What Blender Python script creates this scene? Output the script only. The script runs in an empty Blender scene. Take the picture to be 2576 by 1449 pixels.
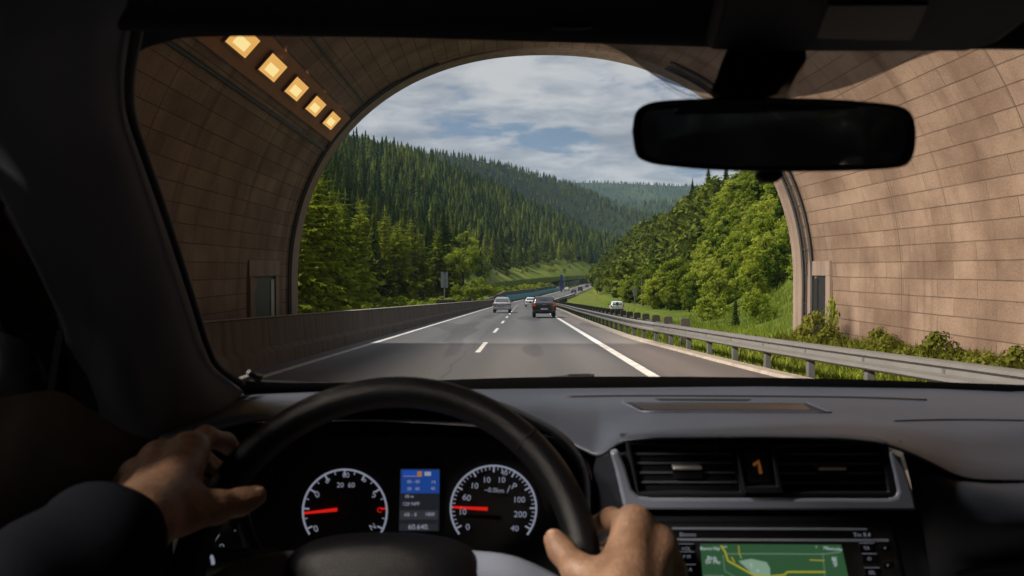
import bpy, bmesh, math, random
import numpy as np
from mathutils import Vector, Matrix, Quaternion
from mathutils.bvhtree import BVHTree
R = math.radians
rng = np.random.default_rng(7)
random.seed(7)
scene = bpy.context.scene
COL = scene.collection

# ------------------------------------------------------------------ camera
F, CX, CY = 2022.0, 1288.0, 724.5          # focal length and centre of a 2576 x 1449 picture
CAM = Vector((0, 0, 1.5))
PITCH = math.atan((CY - 677.0) / F)        # the level horizon lies 47 px above the centre
cam_d = bpy.data.cameras.new('camera')
cam_d.sensor_width = 36.0
cam_d.lens = 36.0 * F / 2576.0
cam_d.clip_start, cam_d.clip_end = 0.05, 30000
cam_d.dof.use_dof = True
cam_d.dof.focus_distance = 40.0
cam_d.dof.aperture_fstop = 11.5
cam = bpy.data.objects.new('camera', cam_d)
COL.objects.link(cam)
cam.location = CAM
cam.rotation_euler = (R(90) - PITCH, 0, 0)
scene.camera = cam
FWD = Vector((0, math.cos(PITCH), -math.sin(PITCH)))
UP = Vector((0, math.sin(PITCH), math.cos(PITCH)))
RIGHT = Vector((1, 0, 0))


def P(px, py, d):
    return CAM + RIGHT * ((px - CX) / F * d) + UP * ((CY - py) / F * d) + FWD * d


# ------------------------------------------------------------------ light
SUN_TO = Vector((-0.64, 0.06, 1.0)).normalized()
sun_d = bpy.data.lights.new('sun', 'SUN')
sun_d.energy = 5.0
sun_d.angle = R(8.0)
sun_d.color = (1.0, 0.93, 0.82)
sun = bpy.data.objects.new('sun', sun_d)
COL.objects.link(sun)
sun.rotation_euler = SUN_TO.to_track_quat('Z', 'Y').to_euler()
scene.view_settings.view_transform = 'Standard'
scene.view_settings.look = 'None'
scene.view_settings.exposure = 0.0
scene.view_settings.gamma = 1.0
scene.cycles.max_bounces = 8
scene.cycles.diffuse_bounces = 3
scene.cycles.glossy_bounces = 3
scene.cycles.transparent_max_bounces = 12
scene.cycles.volume_bounces = 0
scene.cycles.sample_clamp_indirect = 4.0
scene.cycles.caustics_reflective = False
scene.cycles.caustics_refractive = False
LAMP_POWER = 300.0

w = bpy.data.worlds.new('World')
scene.world = w
w.use_nodes = True
nt = w.node_tree
for n in list(nt.nodes):
    nt.nodes.remove(n)


def N(nt, typ, **kw):
    n = nt.nodes.new(typ)
    for k, v in kw.items():
        if k.startswith('i_'):
            key = k[2:]
            key = int(key) if key.isdigit() else key.replace('_', ' ')
            n.inputs[key].default_value = v
        else:
            setattr(n, k, v)
    return n


def mth(nt, op, a, b=None, c=None, clamp=False):
    n = nt.nodes.new('ShaderNodeMath')
    n.operation = op
    n.use_clamp = clamp
    for i, x in enumerate((a, b, c)):
        if x is None:
            continue
        if isinstance(x, (int, float)):
            n.inputs[i].default_value = x
        else:
            nt.links.new(x, n.inputs[i])
    return n.outputs[0]


def mixc(nt, fac, a, b, mode='MIX'):
    n = nt.nodes.new('ShaderNodeMix')
    n.data_type = 'RGBA'
    n.blend_type = mode
    for i, x in ((0, fac), (6, a), (7, b)):
        if isinstance(x, (int, float)):
            n.inputs[i].default_value = x
        elif isinstance(x, (tuple, list)):
            n.inputs[i].default_value = (*x[:3], 1)
        else:
            nt.links.new(x, n.inputs[i])
    return n.outputs[2]


def ramp(nt, fac, stops):
    n = nt.nodes.new('ShaderNodeValToRGB')
    e = n.color_ramp.elements
    while len(e) < len(stops):
        e.new(0.5)
    for el, (p, c) in zip(e, stops):
        el.position = p
        el.color = (*c, 1) if isinstance(c, (tuple, list)) else (c, c, c, 1)
    nt.links.new(fac, n.inputs[0])
    return n.outputs[0]


def noise(nt, vec, scale, detail=4, rough=0.55, dist=0.0):
    n = N(nt, 'ShaderNodeTexNoise')
    n.inputs['Scale'].default_value = scale
    n.inputs['Detail'].default_value = detail
    n.inputs['Roughness'].default_value = rough
    n.inputs['Distortion'].default_value = dist
    if vec is not None:
        nt.links.new(vec, n.inputs['Vector'])
    return n.outputs['Fac']


def vmap(nt, vec, scale=(1, 1, 1), loc=(0, 0, 0)):
    n = N(nt, 'ShaderNodeMapping')
    n.inputs['Scale'].default_value = scale
    n.inputs['Location'].default_value = loc
    nt.links.new(vec, n.inputs['Vector'])
    return n.outputs['Vector']


# sky: Nishita with a broken layer of cumulus and stratus on a plane overhead
sky = N(nt, 'ShaderNodeTexSky', sky_type='NISHITA', sun_disc=False)
sky.sun_elevation = math.asin(SUN_TO.z)
sky.sun_rotation = math.atan2(SUN_TO.x, SUN_TO.y)
sky.air_density, sky.dust_density, sky.ozone_density = 1.0, 1.2, 1.5
tc = N(nt, 'ShaderNodeTexCoord')
sep = N(nt, 'ShaderNodeSeparateXYZ')
nt.links.new(tc.outputs['Generated'], sep.inputs[0])
zz = mth(nt, 'ADD', mth(nt, 'MAXIMUM', sep.outputs[2], 0.0), 0.20)
cmb = N(nt, 'ShaderNodeCombineXYZ')
nt.links.new(mth(nt, 'DIVIDE', sep.outputs[0], zz), cmb.inputs[0])
nt.links.new(mth(nt, 'DIVIDE', sep.outputs[1], zz), cmb.inputs[1])
cv = vmap(nt, cmb.outputs[0], (1, 1, 1), (3.1, 1.7, 0.4))
n1 = noise(nt, cv, 1.9, 10, 0.60, 0.1)
n2 = noise(nt, vmap(nt, cmb.outputs[0], (1.0, 1.3, 1), (8.2, 4.4, 0)), 4.2, 8, 0.6, 0.2)
n3 = noise(nt, vmap(nt, cmb.outputs[0], (0.6, 0.9, 1), (1.2, 9.4, 0)), 0.9, 3, 0.5)
dens = mth(nt, 'ADD', mth(nt, 'MULTIPLY', n1, 0.75), mth(nt, 'MULTIPLY', n2, 0.25))
mask = ramp(nt, dens, [(0.42, 0.10), (0.475, 0.88), (0.56, 1.0)])
shade = ramp(nt, mth(nt, 'ADD', mth(nt, 'MULTIPLY', n2, 0.55), mth(nt, 'MULTIPLY', n3, 0.5)),
             [(0.43, (2.8, 3.0, 3.4)), (0.51, (4.2, 4.35, 4.65)), (0.60, (6.0, 6.0, 6.05))])
skyb = mixc(nt, 1.0, sky.outputs[0], (0.60, 0.66, 0.74), 'MULTIPLY')
bg = N(nt, 'ShaderNodeBackground')
bg.inputs['Strength'].default_value = 0.1
nt.links.new(mixc(nt, mask, skyb, shade), bg.inputs['Color'])
wo = N(nt, 'ShaderNodeOutputWorld')
nt.links.new(bg.outputs[0], wo.inputs['Surface'])


# ------------------------------------------------------------------ helpers
def tag(o, label=None, cat=None, group=None, kind=None):
    if label: o['label'] = label
    if cat: o['category'] = cat
    if group: o['group'] = group
    if kind: o['kind'] = kind
    return o


def thing(name, loc, label, cat, group=None, rz=0.0):
    o = bpy.data.objects.new(name, None)
    o.empty_display_size = 0.2
    COL.objects.link(o)
    o.location = loc
    o.rotation_euler = (0, 0, rz)
    return tag(o, label, cat, group)


def wloc(o):
    v = Vector((0, 0, 0))
    while o is not None:
        v += o.location
        o = o.parent
    return v


class MB:
    """collects shapes for one mesh"""

    def __init__(self):
        self.v, self.f, self.m, self.uv = [], [], [], None

    def add(self, vs, fs, mi=0):
        b = len(self.v)
        self.v += [tuple(v) for v in vs]
        self.f += [tuple(b + i for i in f) for f in fs]
        self.m += [mi] * len(fs)
        return self

    def box(self, lo, hi, mi=0, M=None):
        vs = [Vector((x, y, z)) for z in (lo[2], hi[2]) for y in (lo[1], hi[1]) for x in (lo[0], hi[0])]
        if M is not None:
            vs = [M @ v for v in vs]
        return self.add(vs, [(0, 2, 3, 1), (4, 5, 7, 6), (0, 1, 5, 4), (2, 6, 7, 3), (0, 4, 6, 2), (1, 3, 7, 5)], mi)

    def prism(self, poly, off, mi=0):
        """polygon (list of points) pushed along the vector off"""
        n = len(poly)
        off = Vector(off)
        vs = [Vector(p) for p in poly] + [Vector(p) + off for p in poly]
        fs = [tuple(range(n)), tuple(range(2 * n - 1, n - 1, -1))]
        fs += [(i, i + n, (i + 1) % n + n, (i + 1) % n) for i in range(n)]
        return self.add(vs, fs, mi)

    def tube(self, path, r, n=10, mi=0, closed=False, caps=True):
        path = [Vector(p) for p in path]
        k = len(path)
        rs = r if isinstance(r, (list, tuple)) else [r] * k
        vs, up = [], None
        for i, p in enumerate(path):
            if closed:
                t = path[(i + 1) % k] - path[i - 1]
            else:
                t = path[min(i + 1, k - 1)] - path[max(i - 1, 0)]
            t.normalize()
            if up is None:
                up = t.orthogonal().normalized()
            up = (up - t * up.dot(t)).normalized()
            sd = t.cross(up)
            for j in range(n):
                a = 2 * math.pi * j / n
                vs.append(p + (up * math.cos(a) + sd * math.sin(a)) * rs[i])
        fs = []
        for i in range(k if closed else k - 1):
            a, b = i * n, ((i + 1) % k) * n
            fs += [(a + j, a + (j + 1) % n, b + (j + 1) % n, b + j) for j in range(n)]
        if caps and not closed:
            fs += [tuple(range(n - 1, -1, -1)), tuple(range((k - 1) * n, k * n))]
        return self.add(vs, fs, mi)

    def grid(self, G, mi=0, flip=False):
        """G: rows x cols x 3"""
        r, c = len(G), len(G[0])
        fs = []
        for i in range(r - 1):
            for j in range(c - 1):
                q = (i * c + j, i * c + j + 1, (i + 1) * c + j + 1, (i + 1) * c + j)
                fs.append(q[::-1] if flip else q)
        return self.add([p for row in G for p in row], fs, mi)


def obj(name, mb, mats, parent=None, smooth=False, bevel=0, solid=0, local=False, sub=0, ang=40):
    me = bpy.data.meshes.new(name)
    if isinstance(mb, MB):
        o0 = Vector((0, 0, 0)) if (local or parent is None) else wloc(parent)
        me.from_pydata([(v[0] - o0.x, v[1] - o0.y, v[2] - o0.z) for v in mb.v], [], mb.f)
        if any(mb.m):
            me.polygons.foreach_set('material_index', mb.m)
    else:
        V, Fc = mb
        me.from_pydata(V, [], Fc)
    for m in (mats if isinstance(mats, (list, tuple)) else [mats]):
        me.materials.append(m)
    if smooth:
        me.polygons.foreach_set('use_smooth', [True] * len(me.polygons))
        if smooth == 'auto':
            me.set_sharp_from_angle(angle=R(ang))
    me.validate()
    me.update()
    o = bpy.data.objects.new(name, me)
    COL.objects.link(o)
    if parent is not None:
        o.parent = parent
    if solid:
        m = o.modifiers.new('solid', 'SOLIDIFY')
        m.thickness = abs(solid)
        m.offset = -1 if solid > 0 else 1
    if bevel:
        m = o.modifiers.new('bevel', 'BEVEL')
        m.width = bevel
        m.segments = 2
        m.limit_method = 'ANGLE'
        m.angle_limit = R(35)
        m.harden_normals = False
    if sub:
        m = o.modifiers.new('sub', 'SUBSURF')
        m.levels = m.render_levels = sub
    return o


def struct(name, mb, mats, **kw):
    return tag(obj(name, mb, mats, **kw), kind='structure')


def bigmesh(name, V, Q, mats, T=None, col=None, smooth=False, parent=None, uv=None):
    """numpy mesh: V n x 3, Q quads m x 4"""
    me = bpy.data.meshes.new(name)
    V = np.asarray(V, np.float32)
    parts = [np.asarray(x, np.int32) for x in (Q, T) if x is not None and len(x)]
    tot = np.concatenate([np.full(len(x), x.shape[1]) for x in parts])
    li = np.concatenate([x.ravel() for x in parts])
    st = np.concatenate([[0], np.cumsum(tot)[:-1]])
    me.vertices.add(len(V))
    me.vertices.foreach_set('co', V.ravel())
    me.loops.add(len(li))
    me.loops.foreach_set('vertex_index', li.astype(np.int32))
    me.polygons.add(len(tot))
    me.polygons.foreach_set('loop_start', st.astype(np.int32))
    me.polygons.foreach_set('loop_total', tot.astype(np.int32))
    if smooth:
        me.polygons.foreach_set('use_smooth', np.ones(len(tot), bool))
    me.update(calc_edges=True)
    if uv is not None:
        l = me.uv_layers.new(name='uv')
        l.data.foreach_set('uv', np.asarray(uv, np.float32)[li].ravel())
    if col is not None:
        a = me.color_attributes.new('tint', 'FLOAT_COLOR', 'POINT')
        c4 = np.ones((len(V), 4), np.float32)
        c4[:, :3] = col
        a.data.foreach_set('color', c4.ravel())
    for m in (mats if isinstance(mats, (list, tuple)) else [mats]):
        me.materials.append(m)
    o = bpy.data.objects.new(name, me)
    COL.objects.link(o)
    if parent is not None:
        o.parent = parent
    return o


def crom(pts, n):
    """n points along a Catmull-Rom curve through pts (k x 3)"""
    pts = np.asarray(pts, float)
    k = len(pts)
    if k == 2:
        t = np.linspace(0, 1, n)[:, None]
        return pts[0] * (1 - t) + pts[1] * t
    e = np.concatenate([[2 * pts[0] - pts[1]], pts, [2 * pts[-1] - pts[-2]]])
    t = np.linspace(0, k - 1, n)
    i = np.minimum(t.astype(int), k - 2)
    u = (t - i)[:, None]
    a, b, c, d = e[i], e[i + 1], e[i + 2], e[i + 3]
    return 0.5 * (2 * b + (c - a) * u + (2 * a - 5 * b + 4 * c - d) * u ** 2 + (3 * b - a - 3 * c + d) * u ** 3)


def loft(rows, nu, nv):
    A = np.array([crom(r, nu) for r in rows])
    return np.stack([crom(A[:, j], nv) for j in range(nu)], axis=1)


def lp(rows, nu, nv):
    """loft of rows given as (px, py, depth)"""
    return loft([[P(*c) for c in r] for r in rows], nu, nv)


def pchip(x, xs, ys):
    xs, ys = np.asarray(xs, float), np.asarray(ys, float)
    h = np.diff(xs)
    dl = np.diff(ys) / h
    m = np.zeros(len(xs))
    m[0], m[-1] = dl[0], dl[-1]
    for i in range(1, len(xs) - 1):
        if dl[i - 1] * dl[i] > 0:
            w1, w2 = 2 * h[i] + h[i - 1], h[i] + 2 * h[i - 1]
            m[i] = (w1 + w2) / (w1 / dl[i - 1] + w2 / dl[i])
    x = np.asarray(x, float)
    i = np.clip(np.searchsorted(xs, x) - 1, 0, len(xs) - 2)
    t = (x - xs[i]) / h[i]
    return ((2 * t ** 3 - 3 * t ** 2 + 1) * ys[i] + (t ** 3 - 2 * t ** 2 + t) * h[i] * m[i]
            + (-2 * t ** 3 + 3 * t ** 2) * ys[i + 1] + (t ** 3 - t ** 2) * h[i] * m[i + 1])


def pose(o, loc, rz=0.0, s=1.0):
    o.location = loc
    o.rotation_euler = (0, 0, rz)
    o.scale = (s, s, s) if isinstance(s, (int, float)) else s


def dup(root, loc, rz=0.0, s=1.0, label=None):
    r = root.copy()
    COL.objects.link(r)
    pose(r, loc, rz, s)
    if label: r['label'] = label
    for ch in list(root.children):
        c = ch.copy()
        COL.objects.link(c)
        c.parent = r
        for g in ch.children:
            e = g.copy()
            COL.objects.link(e)
            e.parent = c
    return r


# ------------------------------------------------------------------ materials
def new_mat(name):
    m = bpy.data.materials.new(name)
    m.use_nodes = True
    nt = m.node_tree
    b = nt.nodes['Principled BSDF']
    return m, nt, b


def mat(name, col, rough=0.6, metal=0.0, var=0.15, scale=6.0, bump=0.0, bscale=60.0, spec=0.5, emit=None, es=1.0, coat=0.0):
    m, nt, b = new_mat(name)
    tcn = N(nt, 'ShaderNodeTexCoord')
    ob = tcn.outputs['Object']
    if var:
        n = noise(nt, ob, scale, 5, 0.6)
        c = mixc(nt, n, tuple(x * (1 - var) for x in col), tuple(min(1, x * (1 + var)) for x in col))
        nt.links.new(c, b.inputs['Base Color'])
        nt.links.new(mth(nt, 'MULTIPLY_ADD', n, 0.25 * min(1, rough + .2), rough - 0.12, clamp=True), b.inputs['Roughness'])
    else:
        b.inputs['Base Color'].default_value = (*col, 1)
        b.inputs['Roughness'].default_value = rough
    b.inputs['Metallic'].default_value = metal
    b.inputs['Specular IOR Level'].default_value = spec
    if coat:
        b.inputs['Coat Weight'].default_value = coat
        b.inputs['Coat Roughness'].default_value = 0.05
    if emit:
        b.inputs['Emission Color'].default_value = (*emit, 1)
        b.inputs['Emission Strength'].default_value = es
    if bump:
        bn = N(nt, 'ShaderNodeBump')
        bn.inputs['Strength'].default_value = bump
        bn.inputs['Distance'].default_value = 0.002
        nt.links.new(noise(nt, ob, bscale, 3, 0.6), bn.inputs['Height'])
        nt.links.new(bn.outputs[0], b.inputs['Normal'])
    return m


def leaf_mat(name, c1, c2, trans=0.35, per='object'):
    """foliage: hue differs from plant to plant and in patches through the crown"""
    m = bpy.data.materials.new(name)
    m.use_nodes = True
    nt = m.node_tree
    nt.nodes.remove(nt.nodes['Principled BSDF'])
    out = nt.nodes['Material Output']
    geo = N(nt, 'ShaderNodeNewGeometry')
    if per == 'object':
        rnd = N(nt, 'ShaderNodeObjectInfo').outputs['Random']
    else:
        a = N(nt, 'ShaderNodeAttribute', attribute_name='tint')
        sp = N(nt, 'ShaderNodeSeparateColor')
        nt.links.new(a.outputs['Color'], sp.inputs[0])
        rnd = sp.outputs[0]
    isl = geo.outputs['Random Per Island']
    pn = noise(nt, geo.outputs['Position'], 0.7 if per == 'object' else 0.12, 2)
    fac = mth(nt, 'ADD', mth(nt, 'MULTIPLY', rnd, 0.55), mth(nt, 'ADD', mth(nt, 'MULTIPLY', isl, 0.3), mth(nt, 'MULTIPLY_ADD', pn, 0.5, -0.2)))
    c = ramp(nt, fac, [(0.15, c1), (0.85, c2)])
    d = N(nt, 'ShaderNodeBsdfDiffuse')
    t = N(nt, 'ShaderNodeBsdfTranslucent')
    nt.links.new(c, d.inputs['Color'])
    nt.links.new(mixc(nt, 1.0, c, (1.0, 1.0, 0.55), 'MULTIPLY'), t.inputs['Color'])
    mx = N(nt, 'ShaderNodeMixShader')
    mx.inputs[0].default_value = trans
    nt.links.new(d.outputs[0], mx.inputs[1])
    nt.links.new(t.outputs[0], mx.inputs[2])
    nt.links.new(mx.outputs[0], out.inputs['Surface'])
    return m


def grass_mat(name, c1, c2, c3, s=0.35):
    m, nt, b = new_mat(name)
    ge = N(nt, 'ShaderNodeNewGeometry').outputs['Position']
    a = noise(nt, ge, s, 6, 0.65)
    f = noise(nt, ge, s * 14, 5, 0.75)
    g = noise(nt, ge, s * 0.12, 3, 0.6)
    c = mixc(nt, ramp(nt, a, [(0.35, 0.0), (0.65, 1.0)]), c1, c2)
    c = mixc(nt, ramp(nt, g, [(0.5, 0.0), (0.68, 0.75)]), c, c3)
    c = mixc(nt, mth(nt, 'MULTIPLY', f, 0.9), c, mixc(nt, 1.0, c, (0.45, 0.5, 0.4), 'MULTIPLY'))
    nt.links.new(c, b.inputs['Base Color'])
    b.inputs['Roughness'].default_value = 0.95
    b.inputs['Specular IOR Level'].default_value = 0.1
    bn = N(nt, 'ShaderNodeBump')
    bn.inputs['Strength'].default_value = 0.9
    bn.inputs['Distance'].default_value = 0.35
    nt.links.new(f, bn.inputs['Height'])
    nt.links.new(bn.outputs[0], b.inputs['Normal'])
    return m


def asphalt_mat():
    m, nt, b = new_mat('asphalt')
    uv = N(nt, 'ShaderNodeUVMap').outputs[0]
    sp = N(nt, 'ShaderNodeSeparateXYZ')
    nt.links.new(uv, sp.inputs[0])
    t = sp.outputs[0]
    big = noise(nt, vmap(nt, uv, (0.6, 0.035, 1)), 1.0, 5, 0.6)
    fine = noise(nt, uv, 9.0, 6, 0.8)
    grit = noise(nt, uv, 45.0, 3, 0.8)
    # wheel tracks: polished bands along each lane
    tr = mth(nt, 'COSINE', mth(nt, 'MULTIPLY', mth(nt, 'ADD', t, 1.23), 2 * math.pi / 1.85))
    tr = mth(nt, 'MULTIPLY_ADD', tr, 0.5, 0.5)
    v = mth(nt, 'ADD', mth(nt, 'MULTIPLY', big, 0.07), mth(nt, 'MULTIPLY_ADD', fine, 0.05, 0.030))
    v = mth(nt, 'ADD', v, mth(nt, 'MULTIPLY_ADD', tr, -0.022, 0.012))
    v = mth(nt, 'ADD', v, mth(nt, 'MULTIPLY_ADD', grit, 0.07, -0.035))
    # tarred seams and a few mended patches
    wv = noise(nt, vmap(nt, uv, (0.0, 0.35, 1)), 1.0, 3, 0.6)
    sm = mth(nt, 'ABSOLUTE', mth(nt, 'ADD', mth(nt, 'MULTIPLY_ADD', wv, 0.5, -0.25), mth(nt, 'ADD', t, 1.55)))
    sm = mth(nt, 'MULTIPLY', mth(nt, 'LESS_THAN', sm, 0.030), 0.22)
    pv_ = ramp(nt, noise(nt, vmap(nt, uv, (0.55, 0.06, 1), (7, 3, 0)), 1.0, 1, 0.3), [(0.60, 0.0), (0.62, 0.28)])
    v = mth(nt, 'MULTIPLY', v, mth(nt, 'SUBTRACT', 1.0, mth(nt, 'MAXIMUM', sm, pv_)))
    cmbn = N(nt, 'ShaderNodeCombineColor')
    nt.links.new(v, cmbn.inputs[0])
    nt.links.new(mth(nt, 'MULTIPLY', v, 0.985), cmbn.inputs[1])
    nt.links.new(mth(nt, 'MULTIPLY', v, 1.02), cmbn.inputs[2])
    # the shoulder beyond the edge line is paler and browner
    sh = ramp(nt, mth(nt, 'MULTIPLY_ADD', t, 0.05, 0.5), [(0.628, 0.0), (0.640, 1.0)])
    c = mixc(nt, sh, cmbn.outputs[0], mixc(nt, 1.0, cmbn.outputs[0], (1.35, 1.2, 1.1), 'MULTIPLY'))
    nt.links.new(c, b.inputs['Base Color'])
    nt.links.new(mth(nt, 'MULTIPLY_ADD', tr, -0.12, 0.72), b.inputs['Roughness'])
    b.inputs['Specular IOR Level'].default_value = 0.35
    bn = N(nt, 'ShaderNodeBump')
    bn.inputs['Strength'].default_value = 0.4
    bn.inputs['Distance'].default_value = 0.01
    nt.links.new(grit, bn.inputs['Height'])
    nt.links.new(bn.outputs[0], b.inputs['Normal'])
    return m


def paint_mat():
    m, nt, b = new_mat('road_paint')
    ge = N(nt, 'ShaderNodeNewGeometry').outputs['Position']
    a = noise(nt, ge, 3.0, 6, 0.75)
    c = ramp(nt, a, [(0.3, (0.30, 0.29, 0.28)), (0.55, (0.62, 0.61, 0.59))])
    nt.links.new(c, b.inputs['Base Color'])
    b.inputs['Roughness'].default_value = 0.7
    return m


def concrete_mat(name, c1, c2, joint=None, stain=0.5, s=1.2):
    m, nt, b = new_mat(name)
    ge = N(nt, 'ShaderNodeNewGeometry').outputs['Position']
    a = noise(nt, ge, s, 6, 0.65)
    st = noise(nt, vmap(nt, ge, (1.6, 1.6, 0.12)), 2.2, 4, 0.6)
    f = noise(nt, ge, 30, 4, 0.7)
    c = mixc(nt, a, c1, c2)
    c = mixc(nt, mth(nt, 'MULTIPLY', ramp(nt, st, [(0.45, 0.0), (0.7, 1.0)]), stain), c, mixc(nt, 1.0, c, (0.42, 0.38, 0.34), 'MULTIPLY'))
    c = mixc(nt, mth(nt, 'MULTIPLY', f, 0.35), c, mixc(nt, 1.0, c, (0.7, 0.68, 0.66), 'MULTIPLY'))
    nt.links.new(c, b.inputs['Base Color'])
    b.inputs['Roughness'].default_value = 0.88
    b.inputs['Specular IOR Level'].default_value = 0.25
    bn = N(nt, 'ShaderNodeBump')
    bn.inputs['Strength'].default_value = 0.4
    bn.inputs['Distance'].default_value = 0.01
    nt.links.new(f, bn.inputs['Height'])
    nt.links.new(bn.outputs[0], b.inputs['Normal'])
    return m


def block_mat():
    """tunnel lining: courses of pinkish stone blocks, uv in metres (u along the axis, v round the arch)"""
    m, nt, b = new_mat('tunnel_blocks')
    uv = N(nt, 'ShaderNodeUVMap').outputs[0]
    wob = N(nt, 'ShaderNodeTexNoise')
    wob.inputs['Scale'].default_value = 1.3
    nt.links.new(uv, wob.inputs['Vector'])
    uvw = N(nt, 'ShaderNodeVectorMath', operation='MULTIPLY_ADD')
    nt.links.new(wob.outputs['Color'], uvw.inputs[0])
    uvw.inputs[1].default_value = (0.02, 0.02, 0)
    nt.links.new(uv, uvw.inputs[2])
    br = N(nt, 'ShaderNodeTexBrick')
    br.offset = 0.43
    br.inputs['Scale'].default_value = 1.0
    br.inputs['Brick Width'].default_value = 1.5
    br.inputs['Row Height'].default_value = 0.40
    br.inputs['Mortar Size'].default_value = 0.009
    br.inputs['Mortar Smooth'].default_value = 0.35
    br.inputs['Bias'].default_value = 0.0
    br.inputs['Color1'].default_value = (0.0, 0.0, 0.0, 1)
    br.inputs['Color2'].default_value = (1, 1, 1, 1)
    br.inputs['Mortar'].default_value = (0.5, 0.5, 0.5, 1)
    nt.links.new(uvw.outputs[0], br.inputs['Vector'])
    sp = N(nt, 'ShaderNodeSeparateXYZ')
    nt.links.new(uv, sp.inputs[0])
    blot = noise(nt, uv, 0.55, 6, 0.62)
    streak = noise(nt, vmap(nt, uv, (0.9, 0.26, 1)), 1.0, 4, 0.6)
    broad = noise(nt, vmap(nt, uv, (1.5, 0.08, 1), (4.3, 0, 0)), 1.0, 4, 0.6)
    fine = noise(nt, uv, 22, 5, 0.75)
    pit = noise(nt, uv, 26, 5, 0.75)
    c = mixc(nt, br.outputs['Color'], (0.210, 0.150, 0.110), (0.275, 0.203, 0.153))
    c = mixc(nt, ramp(nt, blot, [(0.36, 0.0), (0.64, 1.0)]), mixc(nt, 1.0, c, (0.64, 0.60, 0.58), 'MULTIPLY'), c)
    c = mixc(nt, ramp(nt, streak, [(0.50, 0.0), (0.74, 0.6)]), c, mixc(nt, 1.0, c, (0.52, 0.46, 0.42), 'MULTIPLY'))
    c = mixc(nt, ramp(nt, streak, [(0.26, 0.35), (0.40, 0.0)]), c, (0.32, 0.28, 0.24))
    c = mixc(nt, ramp(nt, broad, [(0.55, 0.0), (0.66, 0.5)]), c, mixc(nt, 1.0, c, (0.42, 0.38, 0.36), 'MULTIPLY'))
    c = mixc(nt, ramp(nt, fine, [(0.35, 0.0), (0.7, 0.8)]), c, mixc(nt, 1.0, c, (0.60, 0.56, 0.54), 'MULTIPLY'))
    # the course joints are open and dark, the upright joints tight
    fr = mth(nt, 'FRACT', mth(nt, 'DIVIDE', mth(nt, 'ADD', N_y(nt, uvw.outputs[0]), 0.0), 0.40))
    hj = mth(nt, 'LESS_THAN', mth(nt, 'ABSOLUTE', mth(nt, 'SUBTRACT', fr, 0.5)), 0.470)
    hj = mth(nt, 'SUBTRACT', 1.0, hj)
    jn = noise(nt, uv, 1.7, 3)
    j = mth(nt, 'MAXIMUM', mth(nt, 'MULTIPLY', hj, mth(nt, 'MULTIPLY_ADD', jn, 1.0, 0.35, clamp=True)),
            mth(nt, 'MULTIPLY', br.outputs['Fac'], mth(nt, 'MULTIPLY_ADD', jn, 1.8, -0.30, clamp=True)))
    c = mixc(nt, mth(nt, 'MULTIPLY', j, 0.85), c, (0.05, 0.032, 0.022))
    # rings cast in turn: an upright joint every 5.3 m
    fu = mth(nt, 'FRACT', mth(nt, 'DIVIDE', mth(nt, 'ADD', sp.outputs[0], 1.6), 5.3))
    rj = mth(nt, 'SUBTRACT', 1.0, mth(nt, 'LESS_THAN', mth(nt, 'ABSOLUTE', mth(nt, 'SUBTRACT', fu, 0.5)), 0.4965))
    c = mixc(nt, mth(nt, 'MULTIPLY', rj, 0.75), c, (0.06, 0.045, 0.035))
    nt.links.new(c, b.inputs['Base Color'])
    b.inputs['Roughness'].default_value = 0.85
    b.inputs['Specular IOR Level'].default_value = 0.25
    bn = N(nt, 'ShaderNodeBump')
    bn.inputs['Strength'].default_value = 0.6
    bn.inputs['Distance'].default_value = 0.02
    hh = mth(nt, 'SUBTRACT', mth(nt, 'MULTIPLY', pit, 0.35), j)
    nt.links.new(hh, bn.inputs['Height'])
    nt.links.new(bn.outputs[0], b.inputs['Normal'])
    return m


def N_y(nt, vec):
    s = N(nt, 'ShaderNodeSeparateXYZ')
    nt.links.new(vec, s.inputs[0])
    return s.outputs[1]


def glass_mat(name, tint, gloss):
    m = bpy.data.materials.new(name)
    m.use_nodes = True
    nt = m.node_tree
    nt.nodes.remove(nt.nodes['Principled BSDF'])
    t = N(nt, 'ShaderNodeBsdfTransparent')
    t.inputs[0].default_value = (*tint, 1)
    g = N(nt, 'ShaderNodeBsdfGlossy')
    g.inputs['Roughness'].default_value = 0.02
    mx = N(nt, 'ShaderNodeMixShader')
    mx.inputs[0].default_value = gloss
    nt.links.new(t.outputs[0], mx.inputs[1])
    nt.links.new(g.outputs[0], mx.inputs[2])
    nt.links.new(mx.outputs[0], nt.nodes['Material Output'].inputs['Surface'])
    return m


def emit_mat(name, col, s=1.0):
    m, nt, b = new_mat(name)
    b.inputs['Base Color'].default_value = (col[0] * .1, col[1] * .1, col[2] * .1, 1)
    b.inputs['Emission Color'].default_value = (*col, 1)
    b.inputs['Emission Strength'].default_value = s
    b.inputs['Roughness'].default_value = 0.3
    return m


M = {}
M['asphalt'] = asphalt_mat()
M['paint'] = paint_mat()
M['grass'] = grass_mat('meadow_grass', (0.11, 0.16, 0.022), (0.24, 0.30, 0.045), (0.26, 0.24, 0.08))
M['forest_floor'] = grass_mat('forest_floor', (0.018, 0.03, 0.008), (0.035, 0.055, 0.014), (0.05, 0.06, 0.02), 0.2)
M['far_hill'] = grass_mat('far_wood', (0.02, 0.04, 0.015), (0.045, 0.075, 0.02), (0.11, 0.15, 0.04), 0.02)
M['block'] = block_mat()
M['ring'] = concrete_mat('portal_stone', (0.19, 0.145, 0.118), (0.26, 0.20, 0.165), stain=0.6)
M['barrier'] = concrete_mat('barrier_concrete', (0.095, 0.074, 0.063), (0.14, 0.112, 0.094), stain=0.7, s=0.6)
M['kerb'] = concrete_mat('kerb_concrete', (0.24, 0.21, 0.18), (0.36, 0.32, 0.28), stain=0.5, s=3)
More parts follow.
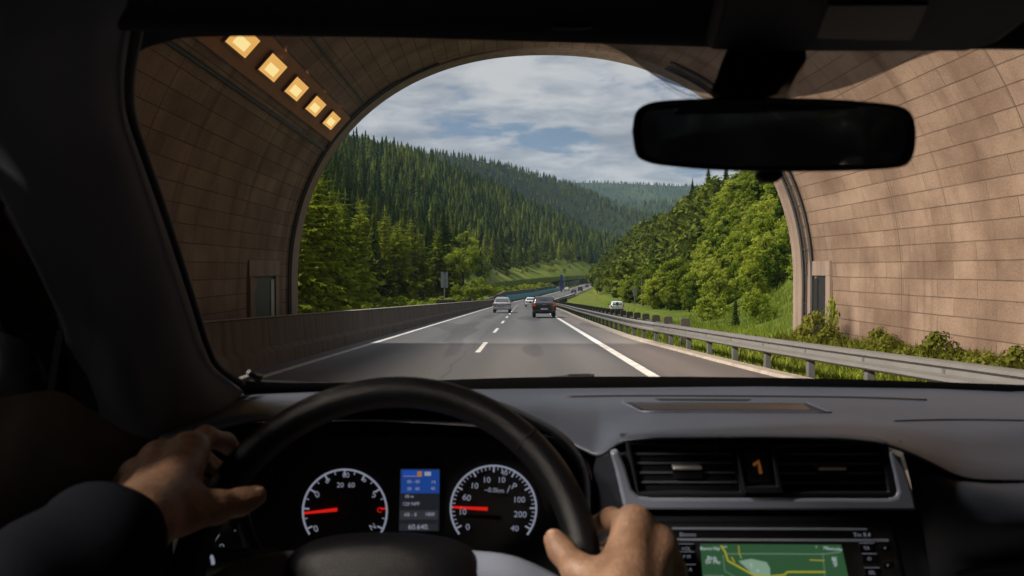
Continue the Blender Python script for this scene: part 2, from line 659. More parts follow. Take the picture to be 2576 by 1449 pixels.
M['steel'] = mat('galvanised_steel', (0.16, 0.157, 0.153), 0.55, 0.35, 0.14, 2.5)
M['post'] = mat('weathered_post', (0.06, 0.062, 0.06), 0.8, 0, 0.4, 5)
M['timber'] = mat('dark_timber', (0.05, 0.045, 0.035), 0.9, 0, 0.4, 4)
M['dark_metal'] = mat('dark_metal', (0.02, 0.02, 0.021), 0.6, 0.2, 0.2)
M['recess_shade'] = mat('niche_recess_shade', (0.018, 0.02, 0.022), 0.55, 0.1, 0.3, 3)  # near-black colour stands in for the shade inside the niches
M['channel'] = mat('lamp_channel_glow_tone', (0.24, 0.10, 0.03), 0.7, 0, 0.45, 2.5)  # orange-brown strip, with the lamps' amber glow put into its colour
M['lamp_glass'] = emit_mat('lamp_diffuser', (1.0, 0.52, 0.12), 0.75)
M['lamp_core'] = emit_mat('lamp_tube', (1.0, 0.78, 0.32), 0.95)
M['blue'] = mat('blue_panel', (0.03, 0.33, 0.50), 0.5, 0, 0.18, 0.15)
M['brown_wall'] = concrete_mat('retaining_wall_concrete', (0.13, 0.11, 0.09), (0.19, 0.16, 0.13), stain=0.6, s=0.3)
M['sign_back'] = mat('sign_aluminium', (0.30, 0.31, 0.35), 0.5, 0.2, 0.12, 1.5)
M['sign_blue'] = mat('blue_sign', (0.05, 0.10, 0.30), 0.5, 0, 0.1, 1)
M['pole'] = mat('pole_metal', (0.33, 0.33, 0.33), 0.5, 0.4, 0.15, 2)
M['bark'] = mat('bark', (0.06, 0.045, 0.032), 0.95, 0, 0.4, 3)
M['spruce'] = leaf_mat('spruce_needles', (0.030, 0.058, 0.014), (0.105, 0.140, 0.026), 0.3)
M['larch'] = leaf_mat('larch_needles', (0.13, 0.175, 0.020), (0.33, 0.36, 0.055), 0.45)
M['leaf'] = leaf_mat('broad_leaves', (0.16, 0.225, 0.022), (0.46, 0.50, 0.085), 0.5)
M['leaf_dark'] = leaf_mat('dark_broad_leaves', (0.045, 0.09, 0.013), (0.14, 0.20, 0.028), 0.38)
M['bush'] = leaf_mat('verge_leaves', (0.08, 0.10, 0.012), (0.20, 0.20, 0.035), 0.4)
M['blades'] = leaf_mat('grass_blades', (0.10, 0.15, 0.016), (0.25, 0.31, 0.045), 0.4)
M['wood_far'] = leaf_mat('distant_needles', (0.012, 0.034, 0.012), (0.19, 0.225, 0.036), 0.25, per='tint')

# ------------------------------------------------------------------ road
SL = 71.0 / F
RY = [-60, 0, 60, 105, 138, 188, 240, 330, 400, 520, 650, 800, 1000, 9000]
RX = [y * 29 / F for y in (-60, 0, 60, 105)] + [1.98, 6.2, 13.2, 25.3, 35.0, 50.5, 66.5, 85, 110, 1100]
RZ = [-SL * y for y in (-60, 0, 60, 105)] + [-4.84, -6.0, -6.7, -7.45, -8.0, -8.8, -9.2, -9.4, -9.5, -9.6]


def xa(y): return pchip(y, RY, RX)
def za(y): return pchip(y, RY, RZ)


RT = ([-60, 0, 9.1, 16.2, 21.2, 31.8, 60, 85, 130, 190, 300, 900], [7.2, 6.5, 5.65, 4.95, 4.62, 4.10, 4.22, 4.54, 4.8, 4.9, 4.9, 4.9])
def rt(y): return pchip(y, *RT)
def rp(y, t, h=0.0): return Vector((float(xa(y)) + t, y, float(za(y)) + h))


ys = np.concatenate([np.arange(-50, 140, 3.0), np.arange(140, 420, 6.0), np.arange(420, 1000, 20.0)])


def strip(name, y, t0, t1, h, m, nt_=2):
    """sheet lying on the road between offsets t0(y) and t1(y)"""
    V, UV = [], []
    for yy in y:
        a, b = (t0(yy) if callable(t0) else t0), (t1(yy) if callable(t1) else t1)
        for k in range(nt_):
            t = a + (b - a) * k / (nt_ - 1)
            V.append((float(xa(yy)) + t, yy, float(za(yy)) + h))
            UV.append((t, yy))
    Q = [(i * nt_ + k, i * nt_ + k + 1, (i + 1) * nt_ + k + 1, (i + 1) * nt_ + k) for i in range(len(y) - 1) for k in range(nt_ - 1)]
    return tag(bigmesh(name, V, Q, m, uv=UV), kind='structure')


strip('road', ys, -5.75, lambda y: float(rt(y)) - 0.05, 0.0, M['asphalt'], 12)
strip('road_edge_line', ys, -5.02, -4.82, 0.004, M['paint'])
strip('road_edge_line', ys, 2.36, 2.58, 0.004, M['paint'])
mb = MB()
for k in range(-2, 26):
    y0 = 21.8 + 12.25 * k
    for a, b in ((0, 2.4), (2.4, 4.8)):
        p = [rp(y0 + a, -1.32, .004), rp(y0 + a, -1.18, .004), rp(y0 + b, -1.18, .004), rp(y0 + b, -1.32, .004)]
        mb.add(p, [(0, 1, 2, 3)])
struct('lane_line', mb, M['paint'])
# kerb at the foot of the guardrail
mb = MB()
ky = [y for y in ys if -30 <= y <= 200]
prof = [(-0.30, 0.0), (-0.285, 0.065), (-0.06, 0.08), (-0.04, -0.25)]
mb.grid([[rp(y, float(rt(y)) + a, b) for a, b in prof] for y in ky])
struct('kerb', mb, M['kerb'])

# ground: one sheet from behind the camera to the horizon
ty = np.concatenate([np.arange(-80, 160, 5.0), np.arange(160, 420, 10.0), np.arange(420, 1000, 40.0), [1200, 1600, 2200, 3000, 4000, 5000]])
tt = np.concatenate([[-4300, -2500, -1000, -400, -150, -60], np.arange(-30, -5, 3.0), [-5.9, -4, 0, 3.8], np.arange(4.9, 40, 1.5), [50, 80, 150, 400, 1000, 2500, 4300]])


def gz(y, t):
    z = float(za(y)) - 0.22
    if t > 5.5 and y > 0:
        s = lambda a, b, x: (lambda q: q * q * (3 - 2 * q))(min(1, max(0, (x - a) / (b - a))))
        z += -0.35 * s(5.5, 12, t) * s(32, 70, y) + 0.12 * s(6, 9, t) * (1 - s(26, 34, y))
    return z


G = [[Vector((float(xa(y)) + t, y, gz(y, t))) for t in tt] for y in ty]
struct('ground', MB().grid(G), M['grass'], smooth=True)

# ------------------------------------------------------------------ left side: concrete barrier, walls, blue panels
bar = thing('concrete_barrier', rp(0, -5.7), 'long dark concrete crash barrier with a stepped foot beside the left lane', 'barrier')
mb = MB()
by = -6.0
while by < 168:
    L = 4.0
    pr = [(0.20, 0.0), (0.17, 0.30), (0.03, 0.40), (-0.02, 1.03), (-0.06, 1.05), (-0.22, 1.05), (-0.26, 1.03), (-0.40, 0.0)]
    A = [rp(by + 0.012, -5.7 + a, b) for a, b in pr]
    B = [rp(by + L / 2, -5.7 + a, b) for a, b in pr]
    C = [rp(by + L - 0.012, -5.7 + a, b) for a, b in pr]
    n = len(pr)
    mb.add(A + B + C, [(i, i + 1, n + i + 1, n + i) for i in range(n - 1)] + [(n + i, n + i + 1, 2 * n + i + 1, 2 * n + i) for i in range(n - 1)]
           + [tuple(range(n - 1, -1, -1)), tuple(range(2 * n, 3 * n))])
    by += L
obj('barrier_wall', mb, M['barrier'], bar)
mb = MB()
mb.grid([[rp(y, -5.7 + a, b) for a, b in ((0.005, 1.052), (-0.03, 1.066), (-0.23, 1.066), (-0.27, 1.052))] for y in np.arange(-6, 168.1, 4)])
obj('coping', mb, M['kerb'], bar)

blue = thing('panel_barrier', rp(185, -6.2), 'bright blue panel barrier on the outside of the distant bend', 'barrier')
mb, pm = MB(), MB()
yy = np.arange(178, 345, 4.0)
mb.grid([[rp(y, -6.3, 0.28), rp(y, -6.3, 1.35), rp(y, -6.42, 1.35), rp(y, -6.42, 0.28)] for y in yy])
obj('blue_panel', mb, M['blue'], blue)
mb = MB()
mb.grid([[rp(y, -6.2, 0.0), rp(y, -6.25, 0.27), rp(y, -6.5, 0.27), rp(y, -6.5, 0.0)] for y in yy])
obj('orange_foot', mb, mat('orange_foot_paint', (0.22, 0.095, 0.05), 0.8, 0, 0.4, 0.2), blue)
for y in np.arange(182, 345, 12.0):
    obj('post', MB().box((-.06, -.06, 0), (.06, .06, 1.45), 0, Matrix.Translation(rp(y, -6.52))), M['pole'], blue)
ret = thing('retaining_wall', rp(185, -7.6), 'low brown retaining wall behind the blue panel barrier', 'wall')
mb = MB()
yy = np.arange(150, 350, 5.0)
hh = lambda y: 0.5 + 1.7 * min(1, max(0, (y - 150) / 40))
mb.grid([[rp(y, -8.0, -.3), rp(y, -8.2, hh(y)), rp(y, -8.6, hh(y) + .02), rp(y, -8.7, -.3)] for y in yy])
obj('wall', mb, M['brown_wall'], ret)
nb = thing('noise_fence', rp(360, -9), 'tall dark green mesh fence along the far end of the motorway', 'fence')
mb = MB()
yy = np.arange(365, 640, 10.0)
mb.grid([[rp(y, -9, 0), rp(y, -9, 2.9), rp(y, -9.1, 2.9), rp(y, -9.1, 0)] for y in yy])
obj('mesh_panel', mb, mat('fence_mesh_green', (0.045, 0.075, 0.03), 0.8, 0, 0.3, 0.1), nb)
for y in np.arange(365, 640, 20.0):
    obj('post', MB().box((-.1, -.1, -.2), (.1, .1, 3.1), 0, Matrix.Translation(rp(y, -8.88))), M['pole'], nb)
# low timber fence behind the concrete barrier
lf = thing('slatted_fence', rp(90, -8.4), 'low dark slatted fence behind the concrete barrier, at the foot of the trees', 'fence')
mb = MB()
for y in np.arange(78, 130, 1.1):
    mb.box((-.04, -.28, 0), (.04, .28, 1.25), 0, Matrix.Translation(rp(y, -8.4)))
obj('slat_panel', mb, M['timber'], lf)
mb = MB()
for h in (0.45, 1.1):
    mb.tube([rp(y, -8.33, h) for y in (77, 95, 112, 130)], 0.05, 6)
obj('cross_rail', mb, M['timber'], lf)

# ------------------------------------------------------------------ right side: guardrail and timber posts
gr = thing('guardrail', rp(12, float(rt(12))), 'grey steel W-beam guardrail with dark posts along the right shoulder', 'guardrail')
mb = MB()
pr = [(0.02, .655), (0.0, .672), (-.045, .668), (-.083, .645), (-.083, .615), (.004, .575), (.004, .495), (-.083, .455), (-.083, .42), (-.045, .39), (0.0, .382), (.01, .386)]
gy = np.concatenate([np.arange(2, 40, 1.0), np.arange(40, 260, 2.5)])
mb.grid([[rp(y, float(rt(y)) + a, b) for a, b in pr] for y in gy])
ob = obj('rail_beam', mb, M['steel'], gr, smooth='auto', solid=0.012, ang=50)
for k in range(100):
    y = 6.5 + 2.0 * k + (0 if k < 60 else (k - 60) * 1.2)
    p = rp(y, float(rt(y)) + 0.09)
    q = MB().box((-.055, -.07, -.35), (.055, .07, .655), 0, Matrix.Translation(p))
    q.box((-.10, -.035, .42), (-.056, .035, .63), 0, Matrix.Translation(p))
    obj('post', q, M['post'], gr)
tf = thing('timber_fence', rp(40, 6.1), 'row of stubby dark timber posts on the grass behind the guardrail', 'fence')
for k in range(60):
    y = 28 + 2.8 * k
    p = rp(y, float(rt(y)) + 1.45)
    b = MB()
    b.prism([p + Vector((x, 0, z)) for x, z in ((-.16, -.9), (.16, -.9), (.16, .70), (.12, .76), (-.12, .76), (-.16, .70))], (0, .14, 0))
    obj('post', b, M['timber'], tf)
mb = MB()
for h in (0.18, 0.45):
    mb.tube([rp(y, float(rt(y)) + 1.47, h) for y in np.arange(28, 194, 4.0)], 0.055, 6)
obj('cross_rail', mb, M['timber'], tf)

# ------------------------------------------------------------------ tunnel
TP = 26.6                                         # distance of the portal
TD = Vector(((1250 - CX) / F, 1, 0)).normalized() # axis of the bore, level
ACX, ACY, AA, AB, AN = 1372.0, 720.0, 628.0, 582.0, 2.2


def arch(n=72, grow=0.0):
    """(x, z) of the bore at the portal, from the left foot over the crown to the right foot"""
    pts = []
    s = TP / F
    for i in range(n + 1):
        a = math.pi * (1 - i / n)
        c, sn = math.cos(a), math.sin(a)
        px = math.copysign(abs(c) ** (2 / AN), c) * (AA * s + grow)
        pz = abs(sn) ** (2 / AN) * (AB * s + grow)
        pts.append(((ACX - CX) * s + px, 1.5 + (677 - ACY) * s + pz))
    zf = -2.2
    zl = pts[0][1]
    lo = [(pts[0][0], zf + (zl - zf) * k / 6) for k in range(6)]
    ro = [(pts[-1][0], zl + (zf - zl) * (k + 1) / 6) for k in range(6)]
    return lo + pts + ro


ARC = arch()
def tpt(i, y, inset=0.0):
    """point of the lining: profile index i, distance y; inset moves it into the bore"""
    x, z = ARC[i]
    if inset:
        a, b = ARC[max(i - 1, 0)], ARC[min(i + 1, len(ARC) - 1)]
        d = Vector((b[0] - a[0], b[1] - a[1])).normalized()
        x, z = x + d.y * inset, z - d.x * inset
    k = (y - TP) / TD.y
    return Vector((x + TD.x * k, y, z))


tun = thing('tunnel', (0, TP, -0.9), 'vaulted road tunnel lined with pinkish stone blocks, open to the valley', 'tunnel')
arcl = [0.0]
for a, b in zip(ARC[:-1], ARC[1:]):
    arcl.append(arcl[-1] + math.hypot(b[0] - a[0], b[1] - a[1]))
top = arcl[len(ARC) // 2]
yv = np.arange(-44, TP + .01, 1.765)
yv[-1] = TP - 0.75
V, UV = [], []
for y in yv:
    for i in range(len(ARC)):
        V.append(tpt(i, y))
        UV.append((y, arcl[i] - top + 40.0))
n = len(ARC)
Q = [(i * n + j, (i + 1) * n + j, (i + 1) * n + j + 1, i * n + j + 1) for i in range(len(yv) - 1) for j in range(n - 1)]
bigmesh('lining', [(v.x - tun.location.x, v.y - tun.location.y, v.z - tun.location.z) for v in V], Q, M['block'], uv=UV, smooth=True, parent=tun)
# outer shell and portal ring
OUT = arch(72, 1.6)
def opt(i, y):
    k = (y - TP) / TD.y
    return Vector((OUT[i][0] + TD.x * k, y, OUT[i][1]))
mb = MB()
mb.grid([[opt(i, y) for i in range(n)] for y in (-44, -10, TP)])
obj('outer_shell', mb, M['brown_wall'], tun)
mb = MB()
mb.grid([[tpt(i, TP - 0.75) for i in range(n)], [tpt(i, TP - 0.75, .06) for i in range(n)], [tpt(i, TP, .06) for i in range(n)], [opt(i, TP) for i in range(n)]], flip=True)
obj('portal_ring', mb, M['ring'], tun)
# cables and their ladder tray follow the arch just inside the portal
i_sp = lambda px: min(range(n), key=lambda i: abs(ARC[i][0] - (px - CX) / F * TP))
for y, r_, i0, i1, m_ in ((TP - 1.0, .05, 1, 34, 'dark_metal'), (TP - 1.18, .035, 1, 30, 'dark_metal'),
                          (TP - 0.90, .045, 52, n - 3, 'dark_metal'), (TP - 1.18, .03, 52, n - 3, 'dark_metal'), (TP - 1.62, .05, 52, n - 3, 'dark_metal')):
    obj('cable_pipe', MB().tube([tpt(i, y, .07) for i in range(i0, i1)], r_, 8), M[m_], tun, smooth=True)
mb = MB()
for i in range(53, n - 3, 2):
    mb.tube([tpt(i, TP - .90, .05), tpt(i, TP - 1.62, .05)], .018, 6)
obj('cable_tray', mb, M['post'], tun)
# lamp channel along the shoulder
IL = min(range(n), key=lambda i: abs(math.atan2(ARC[i][1] - 1.5, ARC[i][0] - (1250 - CX) / F * TP) - math.atan2(372, -412)))
mb = MB()
mb.grid([[tpt(i, y, .05) for i in (IL - 2, IL - 1, IL, IL + 1)] for y in (-40, -20, 0, 10, TP - 1.3)])
obj('lamp_channel', mb, M['channel'], tun, solid=0.05)
for i_, r_ in ((IL - 3, .05), (IL + 3, .03)):
    mb = MB().tube([tpt(i_, -40, .05), tpt(i_, 0, .05), tpt(i_, TP - 1.3, .05)], r_, 6)
    obj('cable_pipe', mb, M['dark_metal'], tun)
# niches with frames: a flat dark panel stands in for the shade of each recess
def niche(side, y0, y1, ztop, name_lab, fr=.32):
    i = min((j for j in range(n) if (j < n // 2) == (side < 0)), key=lambda j: abs(ARC[j][1] - (ztop - 1.2)) )
    xw = lambda y: tpt(i, y).x
    s = -side
    zt = ztop
    mb = MB()
    d0, d1 = -0.55, 0.10
    def bx(ya, yb, za_, zb_, a, b, mi=0):
        x0 = (xw(ya) + xw(yb)) / 2
        lo, hi = sorted((x0 + s * a, x0 + s * b))
        mb.box((lo, ya, za_), (hi, yb, zb_), mi)
    bx(y0, y1, zt - .45, zt, d0, d1)
    bx(y0, y0 + fr, -2.0, zt - .452, d0, d1)
    bx(y1 - fr, y1, -2.0, zt - .452, d0, d1)
    f = obj('niche_frame', mb, M['ring'], tun, bevel=.015)
    mb = MB()
    bx(y0 + fr, y1 - fr, -2.0, zt - .452, d0, 0.012)
    dr = obj('niche_shade_panel', mb, M['recess_shade'], tun)
    mb = MB()
    bx(y1 - fr - .35, y1 - fr - .04, -1.9, zt - .55, 0.013, 0.05)
    obj('door_leaf', mb, M['sign_back'] if side < 0 else M['dark_metal'], dr)


niche(-1, 21.4, 24.2, 1.75, 'left')
niche(1, 23.6, 25.3, 1.75, 'right')
mb = MB()
mb.grid([[tpt(3, y, a) + Vector((0, 0, b)) for a, b in ((.0, .35), (.35, .35), (.35, -1.2))] for y in (-40, 0, 15, 21.3)])
obj('wall_ledge', mb, M['barrier'], tun)
# earth heaped over the bore
mb = MB()
rows = []
for y in np.arange(-70, 24.1, 6.0):
    rows.append([Vector((x, y, (-3.5 + 16.5 * math.exp(-(x / 26.0) ** 4)) if abs(x) > 4 else 13.0)) for x in np.arange(-60, 61, 4.0)])
struct('hill_over_tunnel', mb.grid(rows), M['forest_floor'], smooth=True)

# lamps
def make_lamp():
    t = thing('tunnel_lamp', (0, 0, 0), 'amber tunnel lamp', 'lamp', 'amber lamps along the tunnel roof')
    h = MB().box((-.25, -.62, 0), (.25, .62, .05))
    h.box((-.27, -.64, .05), (.27, -.60, .07)).box((-.27, .60, .05), (.27, .64, .07)).box((-.27, -.598, .05), (-.23, .598, .07)).box((.23, -.598, .05), (.27, .598, .07))
    obj('housing', h, M['channel'], t, local=True)
    d = MB().box((-.228, -.596, .052), (.228, .596, .060))
    e = obj('diffuser', d, M['lamp_glass'], t, local=True)
    obj('lamp_tube', MB().box((-.06, -.34, .061), (.15, .34, .068)), M['lamp_core'], e, local=True, bevel=.004)
    return t


lamp0 = make_lamp()
nrm = (tpt(IL, 10, 1.0) - tpt(IL, 10)).normalized()
tan = TD
side_v = tan.cross(nrm).normalized()
Rm = Matrix((side_v, tan, nrm)).transposed()
LAB = ['amber tunnel lamp at the mouth, smallest of the lit row', 'amber tunnel lamp, second from the tunnel mouth', 'amber tunnel lamp in the middle of the five lit ones',
       'amber tunnel lamp, fourth from the tunnel mouth', 'amber tunnel lamp cut off by the top edge of the windscreen']
for k in range(14):
    y = 23.7 - 2.06 * k
    o = lamp0 if k == 0 else dup(lamp0, (0, 0, 0))
    o['label'] = LAB[k] if k < 5 else 'amber tunnel lamp of the same row, further back over the car'
    o.location = tpt(IL, y, .10).lerp(tpt(IL - 1, y, .10), .4)
    o.rotation_euler = Rm.to_euler()
    ld = bpy.data.lights.new('lamp_light', 'AREA')
    ld.shape = 'RECTANGLE'
    ld.size, ld.size_y = 0.45, 1.15
    ld.energy = LAMP_POWER
    ld.color = (1.0, 0.87, 0.74)
    ld.spread = R(98)
    lo = bpy.data.objects.new('lamp_light', ld)
    COL.objects.link(lo)
    lo.location = tpt(IL, y, .10).lerp(tpt(IL - 1, y, .10), .4) + nrm * 0.16
    lo.rotation_euler = Vector((-0.90, -0.36, 0.38)).to_track_quat('Z', 'Y').to_euler()

# ------------------------------------------------------------------ hills
def hill(name, rows, nu, nv, m):
    Gp = lp(rows, nu, nv)
    skirt = [Vector(p) - Vector((0, 0, 2.5)) for p in Gp[0]]
    struct(name, MB().grid([skirt] + [[Vector(p) for p in r] for r in Gp]), m, smooth=True)
    return Gp


LEFT = [
    [(560, 820, 30), (800, 792, 50), (930, 784, 80), (1060, 772, 120), (1170, 748, 190), (1250, 712, 330), (1400, 697, 480), (1500, 692, 640)],
    [(540, 700, 45), (770, 735, 75), (910, 730, 125), (1060, 712, 200), (1180, 682, 300), (1285, 660, 450), (1420, 652, 600), (1520, 652, 760)],
    [(480, 560, 70), (730, 640, 115), (900, 610, 250), (1070, 600, 370), (1210, 600, 500), (1330, 605, 640), (1450, 622, 770), (1545, 635, 900)],
    [(420, 400, 140), (690, 390, 330), (880, 392, 580), (1090, 437, 740), (1250, 500, 860), (1400, 562, 980), (1500, 610, 1080), (1590, 640, 1150)],
    [(420, 600, 300), (690, 600, 480), (880, 600, 740), (1090, 600, 900), (1250, 630, 1000), (1400, 650, 1120), (1500, 670, 1200), (1590, 680, 1250)]]
GL = hill('wooded_hill', LEFT, 90, 90, M['grass'])
BANKC = [
    [(1492, 712, 400), (1490, 728, 300), (1508, 748, 200), (1565, 766, 130), (1640, 790, 90), (1765, 822, 56), (1900, 852, 37), (2100, 890, 27.6)],
    [(1512, 690, 430), (1560, 690, 330), (1640, 712, 225), (1720, 742, 150), (1840, 745, 100), (1960, 735, 60), (2140, 725, 40), (2420, 700, 31)],
    [(1535, 660, 460), (1605, 612, 370), (1705, 580, 260), (1795, 540, 190), (1950, 520, 135), (2150, 480, 90), (2500, 400, 60), (2950, 330, 42)],
    [(1560, 680, 560), (1650, 680, 480), (1790, 680, 400), (1900, 680, 330), (2050, 650, 260), (2300, 600, 200), (2700, 560, 140), (3100, 500, 100)]]
GR_ = hill('grassy_bank', BANKC, 70, 60, M['grass'])
MID = [
    [(900, 680, 1050), (1200, 680, 1150), (1400, 680, 1250), (1560, 680, 1300), (1700, 680, 1250), (1900, 680, 1100)],
    [(950, 500, 1300), (1200, 540, 1380), (1400, 570, 1480), (1560, 600, 1480), (1700, 600, 1400), (1900, 560, 1300)],
    [(1000, 384, 1500), (1180, 404, 1550), (1330, 440, 1650), (1470, 485, 1750), (1600, 545, 1700), (1900, 540, 1500)],
    [(1000, 620, 1900), (1180, 620, 1900), (1330, 620, 1950), (1470, 640, 2000), (1600, 660, 1950), (1900, 650, 1800)]]
GM = hill('dark_ridge', MID, 70, 50, M['forest_floor'])
FAR1 = [
    [(1200, 660, 1900), (1400, 660, 2000), (1550, 660, 2050), (1750, 660, 2000), (2000, 660, 1900)],
    [(1250, 580, 2200), (1420, 570, 2300), (1560, 570, 2350), (1750, 560, 2300), (2000, 550, 2200)],
    [(1300, 486, 2500), (1440, 490, 2600), (1560, 516, 2650), (1700, 512, 2700), (2000, 490, 2600)],
    [(1300, 640, 3100), (1440, 640, 3100), (1560, 640, 3100), (1700, 640, 3100), (2000, 640, 3100)]]
GF1 = hill('blue_ridge', FAR1, 60, 40, M['far_hill'])
FAR2 = [
    [(1100, 670, 3200), (1450, 670, 3300), (1700, 670, 3300), (2100, 670, 3200)],
    [(1150, 530, 3600), (1450, 530, 3700), (1700, 530, 3700), (2100, 530, 3600)],
    [(1200, 470, 4000), (1480, 466, 4200), (1760, 476, 4200), (2100, 480, 4000)],
    [(1200, 650, 4700), (1450, 650, 4700), (1700, 650, 4700), (2100, 650, 4700)]]
GF2 = hill('horizon_ridge', FAR2, 60, 30, M['far_hill'])


# ------------------------------------------------------------------ trees
def kite(V, Fq, a, b, wl, wr):
    k = len(V)
    V += [a, wl, b, wr]
    Fq.append((k, k + 1, k + 2, k + 3))


def conifer(seed, h=14.0, Rb=2.6, whorls=24, nb=8, droop=0.30, dense=5, ragged=0.25, power=0.85):
    r = random.Random(seed)
    V, Q = [], []
    for k in range(whorls):
        f = (k + r.random() * .5) / whorls
        z = h * (0.07 + 0.92 * f)
        rad = Rb * (1 - f) ** power * (1 + r.uniform(-ragged, ragged)) + 0.10
        for j in range(nb if f < .75 else max(4, nb - 2)):
            az = 2 * math.pi * (j + r.random() * .9) / nb + k * 1.3
            L = rad * r.uniform(0.6, 1.18)
            d = Vector((math.cos(az), math.sin(az), 0))
            s = Vector((-d.y, d.x, 0))
            up0 = 0.35 * f
            a = Vector((0, 0, z)) + d * .05
            b = a + d * L + Vector((0, 0, L * (up0 - droop) + r.uniform(-.1, .1)))
            m_ = a.lerp(b, .55) + Vector((0, 0, L * .08))
            w = L * r.uniform(.16, .26)
            kite(V, Q, a, b, m_ + s * w - Vector((0, 0, w * .3)), m_ - s * w - Vector((0, 0, w * .3)))
            for q in range(dense):
                t = r.uniform(.3, .98)
                c = a.lerp(b, t)
                sg = 1 if q % 2 else -1
                l2 = L * r.uniform(.20, .42) * (1.15 - t * .5)
                e = c + (d * .6 + s * sg * r.uniform(.4, 1.0) + Vector((0, 0, r.uniform(-.8, .05)))) * l2
                w2 = l2 * .30
                n_ = Vector((r.uniform(-1, 1), r.uniform(-1, 1), r.uniform(-1, 1))) * w2
                mm = c.lerp(e, .5)
                kite(V, Q, c, e, mm + n_, mm - n_)
    kite(V, Q, Vector((0, 0, h * .93)), Vector((0, 0, h * 1.03)), Vector((.12, 0, h * .96)), Vector((-.1, .05, h * .96)))
    return np.array([tuple(v) for v in V]), np.array(Q)


def cone_tree(seed, h, Rb, layers, nb, power=.85, over=.30, jag=.62):
    """spruce seen from afar: skirts of hanging branches, each a ragged star"""
    r = random.Random(seed)
    V, Q = [], []
    for k in range(layers):
        f = k / layers
        z0 = h * (.06 + .90 * f)
        z1 = min(h * 1.0, z0 + h * over * (1 - f * .55))
        rad = Rb * (1 - f) ** power * r.uniform(.88, 1.12) + h * .008
        a0 = r.uniform(0, 6.28)
        val = []
        for j in range(nb):
            a = a0 + 6.283 * (j + r.uniform(-.15, .15)) / nb
            q = rad * r.uniform(jag - .1, jag + .1)
            val.append(Vector((math.cos(a) * q, math.sin(a) * q, z0 + (z1 - z0) * .25)))
        ox, oy = r.uniform(-.04, .04) * rad, r.uniform(-.04, .04) * rad
        for j in range(nb):
            a = a0 + 6.283 * (j + .5 + r.uniform(-.15, .15)) / nb
            L = rad * r.uniform(.8, 1.2)
            tip = Vector((math.cos(a) * L, math.sin(a) * L, z0 - h * .02 * r.random()))
            kite(V, Q, Vector((ox, oy, z1)), tip, val[j], val[(j + 1) % nb])
    return np.array([tuple(v) for v in V]), np.array(Q)


def both(A, B):
    return np.concatenate([A[0], B[0]]), np.concatenate([A[1], B[1] + len(A[0])])


def trunk_mb(h, r0, limbs, seed, top=0.98):
    r = random.Random(seed)
    mb = MB().tube([(0, 0, -0.6), (0.03, 0, h * .3), (-.03, .04, h * .65), (0, 0, h * top)], [r0, r0 * .8, r0 * .5, r0 * .1], 7)
    for k in range(limbs):
        z = h * r.uniform(.25, .7)
        az = r.uniform(0, 6.28)
        L = h * r.uniform(.15, .3)
        mb.tube([(0, 0, z), (math.cos(az) * L * .5, math.sin(az) * L * .5, z + L * .4), (math.cos(az) * L, math.sin(az) * L, z + L * .95)], [r0 * .4, r0 * .25, r0 * .06], 5)
    return mb


def leafy(seed, h=9.0, Rb=3.4, clumps=34, per=70, size=0.30, low=0.12, top_heavy=0.45):
    """broad-leaved crown: leaf sprays gathered in clumps spread through an uneven volume"""
    r = np.random.default_rng(seed)
    C = []
    while len(C) < clumps:
        p = r.uniform(-1, 1, 3)
        q = np.linalg.norm(p)
        if q > 1 or q < 0.35:
            continue
        zz = low + (1 - low) * (p[2] * .5 + .5)
        sh = (1 - abs((zz - top_heavy)) ** 1.8 * 1.6)
        C.append((p[0] * Rb * max(.25, sh), p[1] * Rb * max(.25, sh), zz * h))
    C = np.array(C)
    rad = r.uniform(.5, 1.2, clumps) * Rb * (.33 if clumps < 60 else .25)
    n = clumps * per
    ci = np.repeat(np.arange(clumps), per)
    d = r.normal(size=(n, 3))
    d /= np.linalg.norm(d, axis=1)[:, None]
    rr = rad[ci] * r.uniform(.35, 1.0, n) ** .5 * r.uniform(.8, 1.25, n)
    c = C[ci] + d * rr[:, None] * np.array([1, 1, .72])
    t = np.cross(d, r.normal(size=(n, 3)))
    t /= np.linalg.norm(t, axis=1)[:, None] + 1e-6
    nn = d * .6 + r.normal(size=(n, 3)) * .55 + np.array([0, 0, .35])
    u = np.cross(nn, t)
    u /= np.linalg.norm(u, axis=1)[:, None] + 1e-6
    s = size * r.uniform(.6, 1.35, n)[:, None]
    a, b = t * s, u * s * .62
    V = np.stack([c - a, c - b * .9 + a * .1, c + a, c + b * .9 + a * .1], 1).reshape(-1, 3)
    Q = np.arange(n * 4).reshape(n, 4)
    return V, Q


PR = {}
GRP = {'spruce': 'dark spruces of the left slope', 'larch': 'light green conifers beside the barrier', 'round': 'broad-leaved trees of the valley', 'bank': 'leafy trees on the right bank',
       'bankd': 'leafy trees on the right bank', 'shrub': 'shrubs on the right bank'}


def proto(kind, k, V, Q, m, h, r0, limbs, name):
    t = thing(name, (0, 0, -500), 'tree', 'tree', GRP[kind])
    if kind != 'shrub':
        obj('trunk', trunk_mb(h, r0, limbs, k + 40), M['bark'], t, local=True, smooth=True)
    else:
        obj('stem', trunk_mb(h * .7, .05, 5, k + 40), M['bark'], t, local=True)
    bigmesh('crown', V, Q, m, parent=t)
    PR.setdefault(kind, []).append([t, False, h])


